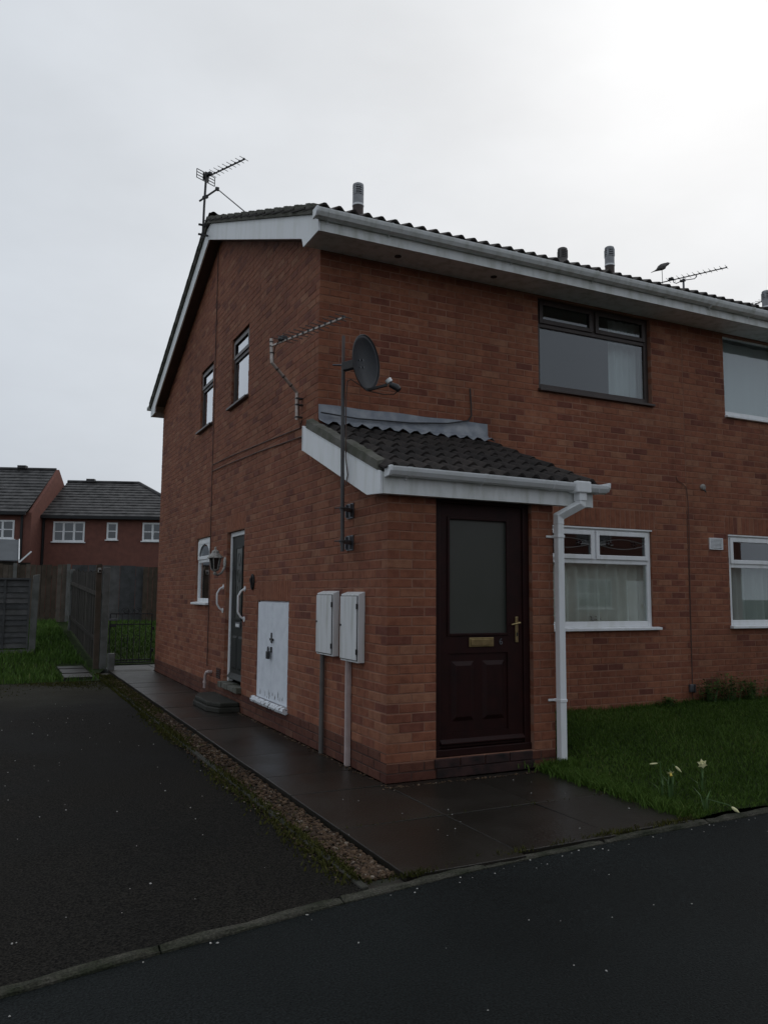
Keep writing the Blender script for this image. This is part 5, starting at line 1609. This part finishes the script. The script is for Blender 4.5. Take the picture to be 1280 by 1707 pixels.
# garden boundary fence running away from the gate post
BX = -0.88
t = thing('fence', 'dark vertical board fence running back from the gate between the two gardens', 'fence', (BX, 14, 0.2))
y = 10.72
while y < 17.4:
    zb = back_z(BX, y); h = 1.86 + random.uniform(-0.03, 0.03)
    MB().box(BX - 0.012 + random.uniform(-0.006, 0.006), BX + 0.010, y, y + 0.128, zb + 0.02, zb + h - 0.05 * (y - 10.7) * 0.9).build('board', 'dark_wood', t)
    y += 0.140
for zz in (0.45, 1.35):
    MB().hexa([(BX - 0.05, 10.7, zz), (BX - 0.02, 10.7, zz), (BX - 0.02, 17.4, zz + 0.3), (BX - 0.05, 17.4, zz + 0.3), (BX - 0.05, 10.7, zz + 0.08), (BX - 0.02, 10.7, zz + 0.08), (BX - 0.02, 17.4, zz + 0.38), (BX - 0.05, 17.4, zz + 0.38)]).build('rail', 'dark_wood', t)
for y in (17.45,):
    zb = back_z(BX, y)
    MB().box(BX - 0.06, BX + 0.05, y - 0.045, y + 0.045, zb - 0.1, zb + 1.62).build('post', 'post_concrete', t, bevel=0.01)
# gate post
t = thing('gate_post', 'tall grey concrete gate post with a split timber post beside it', 'post', (-0.86, 10.55, 0))
MB().box(-0.905, -0.775, 10.48, 10.60, -0.12, 1.93).build('shaft', 'post_concrete', t, bevel=0.014)
MB().hexa([(-1.01, 10.50, -0.1), (-0.915, 10.50, -0.1), (-0.915, 10.59, -0.1), (-1.01, 10.59, -0.1), (-1.03, 10.50, 1.97), (-0.93, 10.50, 1.99), (-0.93, 10.59, 1.99), (-1.03, 10.59, 1.96)]).build('timber_post', 'wood_fence', t)
MB().box(-0.775, -0.655, 10.30, 10.44, -0.12, 0.30).build('stub', 'post_concrete', t, bevel=0.012)
t = thing('lamp_block', 'small pale block fixed high on the timber gate post', 'block', (-0.98, 10.47, 1.84))
MB().box(-1.005, -0.945, 10.455, 10.497, 1.82, 1.91).build('block_body', 'lantern_white', t, bevel=0.006)
MB().box(-0.995, -0.955, 10.449, 10.454, 1.835, 1.875).build('lens', 'lantern_glass', t)
# far fences
def far_fence(lab, x0, x1, y, ztop, w, m, posts, jag=0.03, ang=0.0):
    t = thing('fence', lab, 'fence', ((x0 + x1) / 2, y, 0.5))
    x = x0
    while x < x1 - 0.01:
        ww = w * random.uniform(0.9, 1.1)
        yy_ = y + (x - x0) * ang
        MB().box(x, min(x + ww, x1) - 0.012, yy_ + random.uniform(-0.008, 0.008), yy_ + 0.02, 0.45, ztop + random.uniform(-jag, jag)).build('board', m, t)
        x += ww
    MB().bar((x0, y + 0.045, ztop - 0.35), (x1, y + 0.045 + (x1 - x0) * ang, ztop - 0.35), 0.04, 0.09).build('rail', m, t)
    MB().bar((x0, y + 0.045, 0.9), (x1, y + 0.045 + (x1 - x0) * ang, 0.9), 0.04, 0.09).build('rail', m, t)
    for p in posts:
        MB().box(p - 0.05, p + 0.05, y - 0.07 + (p - x0) * ang, y - 0.012 + (p - x0) * ang, 0.3, ztop + 0.04).build('post', 'post_concrete', t, bevel=0.01)
far_fence('brown vertical board fence across the far end of the left lawn', -7.5, -0.72, 20.0, 2.24, 0.145, 'wood_fence', (-6.0, -4.1, -2.25, -0.80))
far_fence('pale grey panel fence behind the gate, below the far house', -0.70, 1.44, 20.0, 2.26, 0.46, 'grey_fence', (), 0.015)
far_fence('darker fence between the pale panel fence and the house corner', 1.36, 4.2, 19.9, 2.24, 0.15, 'wood_fence', (), 0.02)

# wrought-iron gate
GY = 10.38
gx0, gx1, gz0, gz1 = -0.755, 0.015, 0.12, 1.04
t = thing('iron_gate', 'black wrought-iron garden gate between post and house corner', 'gate', ((gx0 + gx1) / 2, GY, gz0))
for a, b in (((gx0, gz0), (gx0, gz1)), ((gx1, gz0), (gx1, gz1)), ((gx0, gz0), (gx1, gz0)), ((gx0, gz0 + 0.05), (gx1, gz0 + 0.05)), ((gx0, gz1), (gx1, gz1)), ((gx0, gz1 - 0.20), (gx1, gz1 - 0.20))):
    MB().bar((a[0], GY, a[1]), (b[0], GY, b[1]), 0.020, 0.020, up=(0, 1, 0)).build('frame_bar', 'iron', t)
for k in range(1, 7):
    x = gx0 + (gx1 - gx0) * k / 7
    MB().tube([(x, GY, gz0), (x, GY, gz1 + (0.10 if k in (3, 4) else 0.0))], 0.007, 6).build('bar', 'iron', t)
xm = (gx0 + gx1) / 2
for sg in (-1, 1):
    pts = []
    for k in range(22):
        a = k / 21 * 3.4 * math.pi
        r = 0.085 * (1 - k / 26)
        pts.append((xm + sg * (0.10 + r * math.cos(a)), GY, gz1 + 0.055 + r * 0.8 * math.sin(a)))
    MB().tube(pts, 0.006, 5).build('scroll', 'iron', t, smooth=True)
    pts = [(xm + sg * (0.10 + 0.08 * (1 - k / 24) * math.cos(k / 19 * 3.2 * math.pi)), GY, 0.55 + 0.10 * (1 - k / 24) * math.sin(k / 19 * 3.2 * math.pi)) for k in range(20)]
    MB().tube(pts, 0.006, 5).build('scroll', 'iron', t, smooth=True)
for z in (gz0 + 0.22, gz1 - 0.28):
    MB().box(gx1 + 0.002, gx1 + 0.05, GY - 0.015, GY + 0.015, z - 0.03, z + 0.03).build('hinge', 'iron', t)
MB().box(gx0 - 0.02, gx0 + 0.13, GY - 0.03, GY - 0.012, gz1 - 0.13, gz1 - 0.09).build('latch', 'galv', t, bevel=0.004)
MB().box(gx0 - 0.02, gx0 + 0.10, GY - 0.03, GY - 0.012, gz1 - 0.25, gz1 - 0.21).build('latch', 'iron', t, bevel=0.004)

# ================================================================== HOUSES BEHIND
B0 = Vector((-0.91, 34.5, 0)); dB = Vector((0.9356, -0.3542, 0)).normalized(); nB = Vector((-0.3542, -0.9356, 0)).normalized()
def bg_window(pl, u0, u1, z0, z1, cols, parent, fm='pvc'):
    mb = MB(); ring(mb, pl, u0, u1, z0, z1, 0.075, -0.03, 0.05)
    for k in range(1, cols):
        u = u0 + (u1 - u0) * k / cols
        pl.box(mb, u - 0.045, u + 0.045, -0.029, 0.05, z0 + 0.07, z1 - 0.07)
    zc = (z0 + z1) / 2
    for k in range(cols):
        a = u0 + (u1 - u0) * k / cols + 0.05; b = u0 + (u1 - u0) * (k + 1) / cols - 0.05
        pl.box(mb, a, b, -0.026, 0.048, zc - 0.022, zc + 0.022)
    w = mb.build('window', fm, parent)
    for k in range(cols):
        a = u0 + (u1 - u0) * k / cols + 0.045; b = u0 + (u1 - u0) * (k + 1) / cols - 0.045
        for (za, zb) in ((z0 + 0.07, zc - 0.02), (zc + 0.02, z1 - 0.07)):
            p = MB(); pl.box(p, a, b, 0.012, 0.018, za, zb); p.build('pane', 'glass', w)
    s = MB(); pl.box(s, u0 - 0.06, u1 + 0.06, -0.08, 0.0, z0 - 0.05, z0 - 0.003); s.build('sill', 'pvc', w)
    room(pl, u0 - 0.3, u1 + 0.3, z0 - 0.8, z1 + 0.3, w, 2.5, 0.16)
    return w
def bg_wall(pl, u0, u1, z0, z1, holes, parent, m='bg_brick'):
    mb = MB(); rs = [(u0, u1, z0, z1)]
    for h in holes: rs = subtract(rs, h)
    for (a, b, c, d) in rs: pl.box(mb, a, b, 0, 0.15, c, d)
    return mb.build('wall', m, parent)
def bg_roof(pl, u0, u1, eave, ridge, dr, hip, parent, over=0.25, rows=13):
    """tiled slope rising inwards from the eave, each course a lapped strip"""
    mb = MB(); P = pl.P
    for k in range(rows):
        t0, t1 = k / rows, (k + 1.12) / rows
        t1 = min(t1, 1.0)
        def pt(u, t, h):
            dd = -over + (dr + over) * t
            return P(u, dd, eave + (ridge - eave) * t + h)
        e0, e1 = u1 + over - (hip + over) * t0, u1 + over - (hip + over) * t1
        if hip == 0: e0 = e1 = u1
        h0, h1 = 0.055, 0.010
        mb.hexa([pt(u0, t0, 0), pt(e0, t0, 0), pt(e1, t1, -0.03), pt(u0, t1, -0.03), pt(u0, t0, h0), pt(e0, t0, h0), pt(e1, t1, h1), pt(u0, t1, h1)], 0.02 + 0.98 * random.random())
    o = mb.build('roof', 'bg_tile', parent)
    return o
plB = Plane(B0, dB, nB)
hb = thing('brick_house', 'far brick house with hipped roof and three small white windows, beyond the fences', 'house', B0)
wins = [(0.50, 1.92, 3.78, 4.72, 3), (2.92, 3.41, 3.90, 4.70, 1), (4.55, 5.95, 3.86, 4.72, 3)]
bg_wall(plB, 0.0, 9.0, -0.2, 5.0, [w[:4] for w in wins], hb)
for w in wins: bg_window(plB, *w, hb)
rB = bg_roof(plB, 0.0, 7.0, 4.95, 7.03, 3.5, 3.45, hb)
P = plB.P
mb = MB()                            # hip slope and back slope
mb.face([P(7.25, -0.25, 4.95), P(7.25, 7.25, 4.95), P(3.55, 3.5, 7.05)]); mb.face([P(0, 7.25, 4.95), P(0, 3.5, 7.05), P(3.55, 3.5, 7.05), P(7.25, 7.25, 4.95)])
mb.build('roof_back', 'bg_tile', hb, recalc=False)
MB().tube([P(0.0, 3.5, 7.06), P(3.55, 3.5, 7.06)], 0.09, 8).build('ridge', 'bg_tile', rB)
MB().tube([P(3.55, 3.5, 7.06), P(7.22, -0.25, 5.0)], 0.09, 8).build('hip_tiles', 'bg_tile', rB)
mb = MB(); plB.box(mb, 0.95, 1.35, 3.35, 3.65, 7.05, 7.22); mb.build('ridge_vent', 'bg_tile', rB)
mb = MB(); plB.box(mb, -0.02, 7.2, -0.34, -0.22, 4.84, 4.97); mb.build('gutter', 'iron', hb)
mb = MB(); plB.box(mb, 0.03, 0.12, -0.10, -0.01, -0.2, 4.85); mb.build('downpipe', 'iron', hb)
mb = MB(); plB.box(mb, 7.0, 7.12, 0.15, 7.0, -0.2, 5.0); mb.build('side_wall', 'bg_brick', hb)

AO = B0 + nB * 1.5
plA = Plane(AO, dB, nB)
ha = thing('brick_house', 'far brick house at the left edge with a brick gable end and grey tiled roof', 'house', AO)
winA = [(-2.20, -0.70, 3.78, 4.62, 3)]
bg_wall(plA, -8.0, -0.15, -0.2, 4.98, [w[:4] for w in winA], ha)
for w in winA: bg_window(plA, *w, ha)
P = plA.P
GA_R, GA_H = 3.55, 7.45
mb = MB(); mb.prism([P(0, 0, -0.2), P(0, 7.1, -0.2), P(0, 7.1, 4.98), P(0, GA_R, GA_H), P(0, 0, 4.98)], -dB * 0.15); mb.build('gable_wall', 'bg_brick', ha)
rA = bg_roof(plA, -8.0, -0.14, 4.95, GA_H - 0.04, GA_R, 0, ha, rows=14)
mb = MB(); mb.face([P(-8, GA_R, GA_H), P(-0.14, GA_R, GA_H), P(-0.14, 7.3, 4.95), P(-8, 7.3, 4.95)]); mb.build('roof_back', 'bg_tile', ha, recalc=False)
MB().tube([P(-8.0, GA_R, GA_H), P(-0.14, GA_R, GA_H)], 0.085, 8).build('ridge', 'bg_tile', rA)
mb = MB(); plA.box(mb, -1.95, -1.55, GA_R - 0.15, GA_R + 0.15, GA_H + 0.02, GA_H + 0.17); mb.build('ridge_vent', 'bg_tile', rA)
mb = MB(); plA.box(mb, -8.0, -0.16, -0.36, -0.24, 4.84, 4.97); mb.build('gutter', 'iron', ha)
mb = MB(); plA.box(mb, -0.42, -0.33, -0.10, -0.01, -0.2, 4.85); mb.build('downpipe', 'iron', ha)

# lean-to with a grey sheet roof in front of the far left house
tl = thing('lean_to', 'lean-to with grey sheet roof and white barge in front of the far left house', 'lean-to', (-3.5, 30.5, 0))
MB().hexa([(-7, 29.5, 2.66), (-1.96, 29.5, 2.66), (-1.94, 31.5, 3.60), (-7, 31.5, 3.60), (-7, 29.5, 2.70), (-1.96, 29.5, 2.70), (-1.94, 31.5, 3.64), (-7, 31.5, 3.64)]).build('roof', 'sheet_grey', tl)
MB().hexa([(-1.955, 29.48, 2.60), (-1.92, 29.48, 2.60), (-1.90, 31.5, 3.56), (-1.935, 31.5, 3.56), (-1.955, 29.48, 2.74), (-1.92, 29.48, 2.74), (-1.90, 31.5, 3.68), (-1.935, 31.5, 3.68)]).build('bargeboard', 'pvc', tl)
MB().bar((-1.93, 29.45, 2.62), (-1.50, 29.45, 3.07), 0.06, 0.12, up=(0, 1, 0)).build('gable_barge', 'pvc', tl)
MB().box(-6.9, -1.99, 29.62, 31.4, -0.2, 2.66).build('wall', 'dark_wood', tl)
MB().box(-1.90, -1.50, 29.55, 29.62, 2.45, 2.62).build('tie_board', 'dark_wood', tl)

# ================================================================== PLANTS AND LOOSE STUFF
def in_lawn(n, x0, x1, yf0, yf1, zf, dens=None):
    xs = RNG.uniform(x0, x1, n); u = RNG.uniform(0, 1, n)
    pts = []
    for x, v in zip(xs, u):
        a, b = yf0(x), yf1(x)
        y = a + (b - a) * v
        pts.append((x, y, zf(x, y) - 0.004))
    return np.array(pts)
p1 = in_lawn(115000, LX0 + 0.03, 6.6, lambda x: kerb_y(x) + 0.060, lambda x: (D - 0.01) if x > 1.66 else -0.02, lawn_z)
o = tufts('lawn_grass', p1, 0.014, 0.046, 0.0050, 'grass', 1.2)
tag(o, 'short green grass of the front lawn', 'grass', kind='stuff')
p2 = in_lawn(9000, 6.6, 13, lambda x: kerb_y(x) + 0.10, lambda x: D - 0.01, lawn_z)
o = tufts('lawn_grass', p2, 0.03, 0.08, 0.012, 'grass', 0.9)
tag(o, 'front lawn grass farther right', 'grass', kind='stuff')
p3 = in_lawn(30000, -5.5, DR_X - 0.05, lambda x: DR_END - 0.02, lambda x: 19.9, back_z)
p3 = p3[~((p3[:, 0] > -1.66) & (p3[:, 0] < -1.12) & (p3[:, 1] > 8.7) & (p3[:, 1] < 11.15))]
o = tufts('lawn_grass', p3, 0.05, 0.13, 0.014, 'grass_light', 0.9)
tag(o, 'longer grass on the left lawn between drive and far fence', 'grass', kind='stuff')
p4 = in_lawn(22000, -0.80, 4.0, lambda x: 11.3, lambda x: 19.8, lambda x, y: back_z(x, y) - 0.02)
o = tufts('lawn_grass', p4, 0.04, 0.10, 0.014, 'grass_light', 0.8)
tag(o, 'garden grass seen through the iron gate', 'grass', kind='stuff')
# long grass at the lawn edge, at the downpipe foot and in the kerb line
e = []
for _ in range(2600):
    tq = random.random(); e.append((LX0 + 0.01 + random.gauss(0.02, 0.045), kerb_y(1.4) + 0.12 + tq * 1.55, 0.0))
for _ in range(1100):
    a = random.uniform(0, 6.28); r_ = abs(random.gauss(0, 0.12)); e.append((1.60 + r_ * math.cos(a) * 1.3, -0.13 + r_ * math.sin(a) * 0.8, 0.02))
for _ in range(1600):
    x = random.uniform(1.66, 6.6); e.append((x, D - 0.02 - abs(random.gauss(0, 0.05)), lawn_z(x, D)))
o = tufts('edge_grass', np.array([q for q in e if not (q[1] > -0.01 and q[0] < 1.66)]), 0.025, 0.080, 0.006, 'grass', 1.2)
tag(o, 'longer grass along the lawn edge and round the foot of the downpipe', 'grass', kind='stuff')
e = []
for cx, n in ((1.15, 110), (0.80, 130), (0.62, 90), (-0.05, 60), (-0.75, 160), (0.3, 40), (1.3, 120), (2.6, 60), (3.4, 60)):
    for _ in range(n):
        x = cx + random.gauss(0, 0.07); e.append((x, kerb_y(x) + 0.075 + random.gauss(0, 0.016), -0.004))
for _ in range(160):
    x = random.uniform(-0.75, 1.38); y_ = random.choice((-0.93, -0.93, kerb_y(x) + 0.13)); e.append((x, y_ + random.gauss(0, 0.008), -0.012))
o = tufts('kerb_weeds', np.array(e), 0.01, 0.035, 0.006, 'moss', 1.2)
tag(o, 'moss and tiny weeds in the joints along the kerb', 'moss', kind='stuff')
# moss beside the gravel edging
e = []
for _ in range(17000):
    y_ = random.uniform(-1.8, 9.6)
    dens = 0.5 + 0.5 * math.sin(y_ * 2.1 + 1.3) * math.sin(y_ * 0.8)
    if y_ > 4.5: dens = 0.9
    if y_ < -1.0 : dens = 0.75
    if random.random() > dens: continue
    x = DR_X + (random.gauss(0.015, 0.060) if y_ < 4.5 else random.uniform(-0.05, 0.25)); e.append((x, y_, -0.014 if x < DR_X else (-0.032 if x > DR_X + 0.045 else 0.0)))
o = tufts('moss', np.array(e), 0.008, 0.03, 0.012, 'moss', 1.3)
tag(o, 'olive moss creeping over the edging between drive and gravel strip', 'moss', kind='stuff')
e = []
for _ in range(9000):
    x = random.uniform(-6, DR_X - 0.02); y_ = DR_END - abs(random.gauss(0, 0.55))
    if random.random() < 0.5 + 0.5 * math.sin(x * 3.1 + y_ * 2.3): e.append((x, y_, -0.02))
o = tufts('moss', np.array(e), 0.006, 0.022, 0.016, 'moss', 1.3)
tag(o, 'moss spreading over the far end of the drive', 'moss', kind='stuff')

# gravel stones
def stones(name, pts, smin, smax, m, lab, cat, white=0.0):
    n = len(pts)
    t_ = (1 + 5 ** 0.5) / 2
    base_v = np.array([(-1, t_, 0), (1, t_, 0), (-1, -t_, 0), (1, -t_, 0), (0, -1, t_), (0, 1, t_), (0, -1, -t_), (0, 1, -t_), (t_, 0, -1), (t_, 0, 1), (-t_, 0, -1), (-t_, 0, 1)]) / 1.9
    fc = np.array([(0, 11, 5), (0, 5, 1), (0, 1, 7), (0, 7, 10), (0, 10, 11), (1, 5, 9), (5, 11, 4), (11, 10, 2), (10, 7, 6), (7, 1, 8), (3, 9, 4), (3, 4, 2), (3, 2, 6), (3, 6, 8), (3, 8, 9), (4, 9, 5), (2, 4, 11), (6, 2, 10), (8, 6, 7), (9, 8, 1)])
    s = RNG.uniform(smin, smax, n) * (1 + 0.6 * RNG.uniform(0, 1, n) ** 4)
    ax = RNG.uniform(0.65, 1.25, (n, 3)); ax[:, 2] *= 0.7
    a = RNG.uniform(0, 6.28, n)
    v = base_v[None] * (s[:, None, None] * ax[:, None, :]) * (1 + RNG.uniform(-0.18, 0.18, (n, 12, 1)))
    x = v[..., 0] * np.cos(a)[:, None] - v[..., 1] * np.sin(a)[:, None]; y_ = v[..., 0] * np.sin(a)[:, None] + v[..., 1] * np.cos(a)[:, None]
    v = np.stack([x, y_, v[..., 2]], -1) + np.asarray(pts)[:, None, :]
    me = bpy.data.meshes.new(name)
    f = (np.arange(n)[:, None, None] * 12 + fc[None]).reshape(-1, 3)
    me.from_pydata(v.reshape(-1, 3).tolist(), [], f.tolist())
    r_ = np.repeat(RNG.uniform(0.01, 1, n), 20)
    at = me.attributes.new('rnd', 'FLOAT', 'FACE'); at.data.foreach_set('value', r_)
    me.materials.append(MATS[m])
    o = bpy.data.objects.new(name, me); COL.objects.link(o)
    tag(o, lab, cat, kind='stuff')
    return o
gp = []
for _ in range(5200):
    y_ = -1.72 + (random.random() ** 1.7) * 10.5
    x = random.uniform(DR_X + 0.06, PX - 0.02)
    gp.append((x, y_, -0.036 + random.uniform(0, 0.014)))
stones('gravel', gp, 0.006, 0.015, 'gravel', 'brown gravel filling the strip between drive and path', 'gravel')
gp = []
for _ in range(260):
    y_ = random.uniform(-0.3, 4.0); gp.append((-0.022 - abs(random.gauss(0, 0.02)), y_, 0.004))
for _ in range(120):
    x = random.uniform(0.0, 1.3); gp.append((x, -0.125 - abs(random.gauss(0, 0.02)), 0.004))
for _ in range(300):
    y_ = random.uniform(-1.8, 4.0); gp.append((DR_X - abs(random.gauss(0, 0.035)), y_, -0.012))
stones('loose_gravel', gp, 0.004, 0.010, 'gravel', 'loose gravel crumbs along the wall foot and drive edge', 'gravel')
gp = []
for _ in range(50):
    x, y_ = random.uniform(-4.5, 3.5), random.uniform(-4.6, -1.9)
    if y_ < kerb_y(x) - 0.02: gp.append((x, y_, -0.024))
for _ in range(120):
    gp.append((random.uniform(-4.5, DR_X), random.uniform(-2.0, 6.0), -0.014))
for _ in range(45):
    x = random.uniform(-2.5, 3); gp.append((x, kerb_y(x) - abs(random.gauss(0, 0.05)) - 0.01, -0.022))
for _ in range(18):
    gp.append((random.uniform(PX, 1.35), random.uniform(-1.6, -0.15), 0.004))
stones('grit', gp, 0.0020, 0.0052, 'grit', 'pale specks of grit and petals scattered on the asphalt', 'grit')

# daffodils
def daffodil(x, y, ztip, lab, azim, droop=0.3, bent=False, closed=False, size=1.0):
    z0 = max(lawn_z(x, y), 0.0)
    t = thing('daffodil', lab, 'daffodil', (x, y, z0), 'daffodils at the lawn edge')
    d = Vector((math.cos(azim), math.sin(azim), 0))
    base_ = Vector((x, y, z0 - 0.005))
    tip = Vector((x, y, ztip)) + d * 0.03
    if bent: tip = Vector((x, y, z0 + 0.05)) + d * 0.16
    MB().tube([base_, base_ + Vector((0, 0, (tip.z - z0) * 0.6 + (0.06 if bent else 0))) + d * 0.005, tip - d * 0.02 + Vector((0, 0, 0.012)), tip], [0.0045, 0.004, 0.0038, 0.003], 6).build('stem', 'stem', t, smooth=True)
    for k in range(4):
        a = azim + 1.2 + k * 1.6; dd = Vector((math.cos(a), math.sin(a), 0)); h = random.uniform(0.10, 0.19)
        sd_ = Vector((-dd.y, dd.x, 0)) * 0.006
        lf = MB(); q0 = base_ + dd * 0.01; q1 = base_ + dd * 0.03 + Vector((0, 0, h * 0.65)); q2 = base_ + dd * 0.09 + Vector((0, 0, h))
        lf.v = [tuple(q) for q in (q0 - sd_, q0 + sd_, q1 + sd_, q1 - sd_, q2)]; lf.f = [(0, 1, 2, 3), (3, 2, 4)]; lf.r = [0, 0]
        lf.build('leaf', 'stem', t, recalc=False)
    ax = (d * (1 - droop) - Vector((0, 0, droop))).normalized()
    sx = ax.cross(Vector((0, 0, 1))).normalized(); sy = sx.cross(ax).normalized()
    if closed:
        MB().tube([tip, tip + ax * 0.012, tip + ax * 0.035, tip + ax * 0.055], [0.004, 0.009 * size, 0.010 * size, 0.002], 8).build('bud', 'petal', t, smooth=True)
        return
    fl_ = MB().tube([tip, tip + ax * 0.012, tip + ax * 0.035 * size, tip + ax * 0.042 * size], [0.006, 0.009 * size, 0.011 * size, 0.016 * size], 10).build('trumpet', 'trumpet' if random.random() < 0.3 else 'petal', t, smooth=True)
    for k in range(6):
        a = k * math.pi / 3 + 0.3
        rr = sx * math.cos(a) + sy * math.sin(a); tt = sx * -math.sin(a) + sy * math.cos(a)
        o0 = tip + ax * 0.012
        L = 0.042 * size; wv = 0.013 * size
        pm = MB(); pm.v = [tuple(q) for q in (o0 + rr * 0.006, o0 + rr * L * 0.5 + tt * wv - ax * 0.002, o0 + rr * L - ax * 0.010, o0 + rr * L * 0.5 - tt * wv - ax * 0.002)]
        pm.f = [(0, 1, 2, 3)]; pm.r = [0]
        pm.build('petal', 'petal', t, recalc=False)
daffodil(1.585, -1.30, 0.215, 'nodding daffodil, left one of the cluster at the lawn corner', -2.0, 0.6, size=0.75)
daffodil(1.650, -1.26, 0.235, 'half-open daffodil, just right of the nodding one at the lawn corner', -0.6, 0.5, closed=True, size=0.8)
daffodil(1.600, -1.22, 0.250, 'closed daffodil bud standing highest behind the nodding flower', 2.6, 0.1, closed=True, size=0.6)
daffodil(1.925, -1.28, 0.240, 'open star-shaped pale daffodil, the one standing apart to the right', -2.2, 0.15, size=0.9)
daffodil(1.585, -1.62, 0.06, 'pale daffodil fallen over the kerb edge', -0.9, 0.4, bent=True, closed=True, size=1.1)

# weeds against the wall
def weed(x, y, h, w, n, lab):
    z0 = lawn_z(x, y)
    t = thing('weed_clump', lab, 'weed', (x, y, z0), 'weeds against the front wall')
    st_ = MB(); lf = MB()
    for k in range(max(5, n // 25)):
        a = random.uniform(0, 6.28); r_ = random.uniform(0, w)
        p0 = Vector((x + r_ * 0.5 * math.cos(a), y + 0.35 * r_ * math.sin(a), z0)); hh = h * random.uniform(0.5, 1.05)
        p2_ = Vector((x + r_ * math.cos(a), y + 0.5 * r_ * math.sin(a), z0 + hh))
        st_.tube([p0, (p0 + p2_) / 2 + Vector((0.01, 0, 0.02)), p2_], [0.004, 0.003, 0.0015], 4)
        for q in range(25):
            tt = random.uniform(0.15, 1.0)
            c = p0.lerp(p2_, tt) + Vector((random.gauss(0, 0.03), random.gauss(0, 0.02), random.gauss(0, 0.015)))
            c.y = min(c.y, D - 0.02)
            L = random.uniform(0.02, 0.05); a2 = random.uniform(0, 6.28)
            dd = Vector((math.cos(a2), math.sin(a2), random.uniform(-0.3, 0.6))).normalized() * L; ss = Vector((-dd.y, dd.x, 0)).normalized() * L * 0.32
            lf.face([c, c + dd * 0.5 + ss, c + dd, c + dd * 0.5 - ss], random.uniform(0.01, 1))
    st_.build('stems', 'stem', t)
    lo_ = lf.build('leaves', 'weed', t, recalc=False); lo_['kind'] = 'stuff'
weed(fx(5.02), D - 0.13, 0.27, 0.24, 500, 'low leafy weed clump left of the tallest, near the junction box')
weed(fx(5.38), D - 0.12, 0.36, 0.22, 550, 'tallest weed clump against the wall below the vent')
weed(fx(5.80), D - 0.12, 0.30, 0.30, 500, 'weed clump below the right-hand lower window')
weed(fx(6.25), D - 0.13, 0.24, 0.26, 450, 'low weed clump against the wall at the right edge of the picture')
weed(fx(4.35), D - 0.10, 0.12, 0.25, 250, 'sparse weed tuft at the wall foot below the left lower window')

# ================================================================== ACROSS THE ROAD (mirrored in the panes)
ho = thing('brick_house', 'brick house across the road, seen only mirrored in the lower windows', 'house', (15, -17, 0))
plO = Plane((0, -17, 0), (1, 0, 0), (0, 1, 0))
wo = []
for k in range(5):
    x = 3.5 + k * 5.0
    wo += [(x, x + 1.8, 0.95, 2.15, 2), (x, x + 1.8, 3.6, 4.7, 2)]
bg_wall(plO, 0.0, 28.0, -0.2, 5.0, [w[:4] for w in wo], ho)
for w in wo: bg_window(plO, *w, ho, 'flue_grey')
bg_roof(plO, 0.0, 28.0, 4.95, 7.2, 4.0, 0, ho)
for k in range(5):
    x = 6.1 + k * 5.0
    mb = MB(); plO.box(mb, x, x + 0.95, -0.03, 0.0, 0.0, 2.1); dd = mb.build('door', 'pvc', ho)
    mb = MB(); plO.box(mb, x + 0.8, x + 0.86, -0.06, -0.031, 0.95, 1.1); mb.build('handle', 'brass', dd)
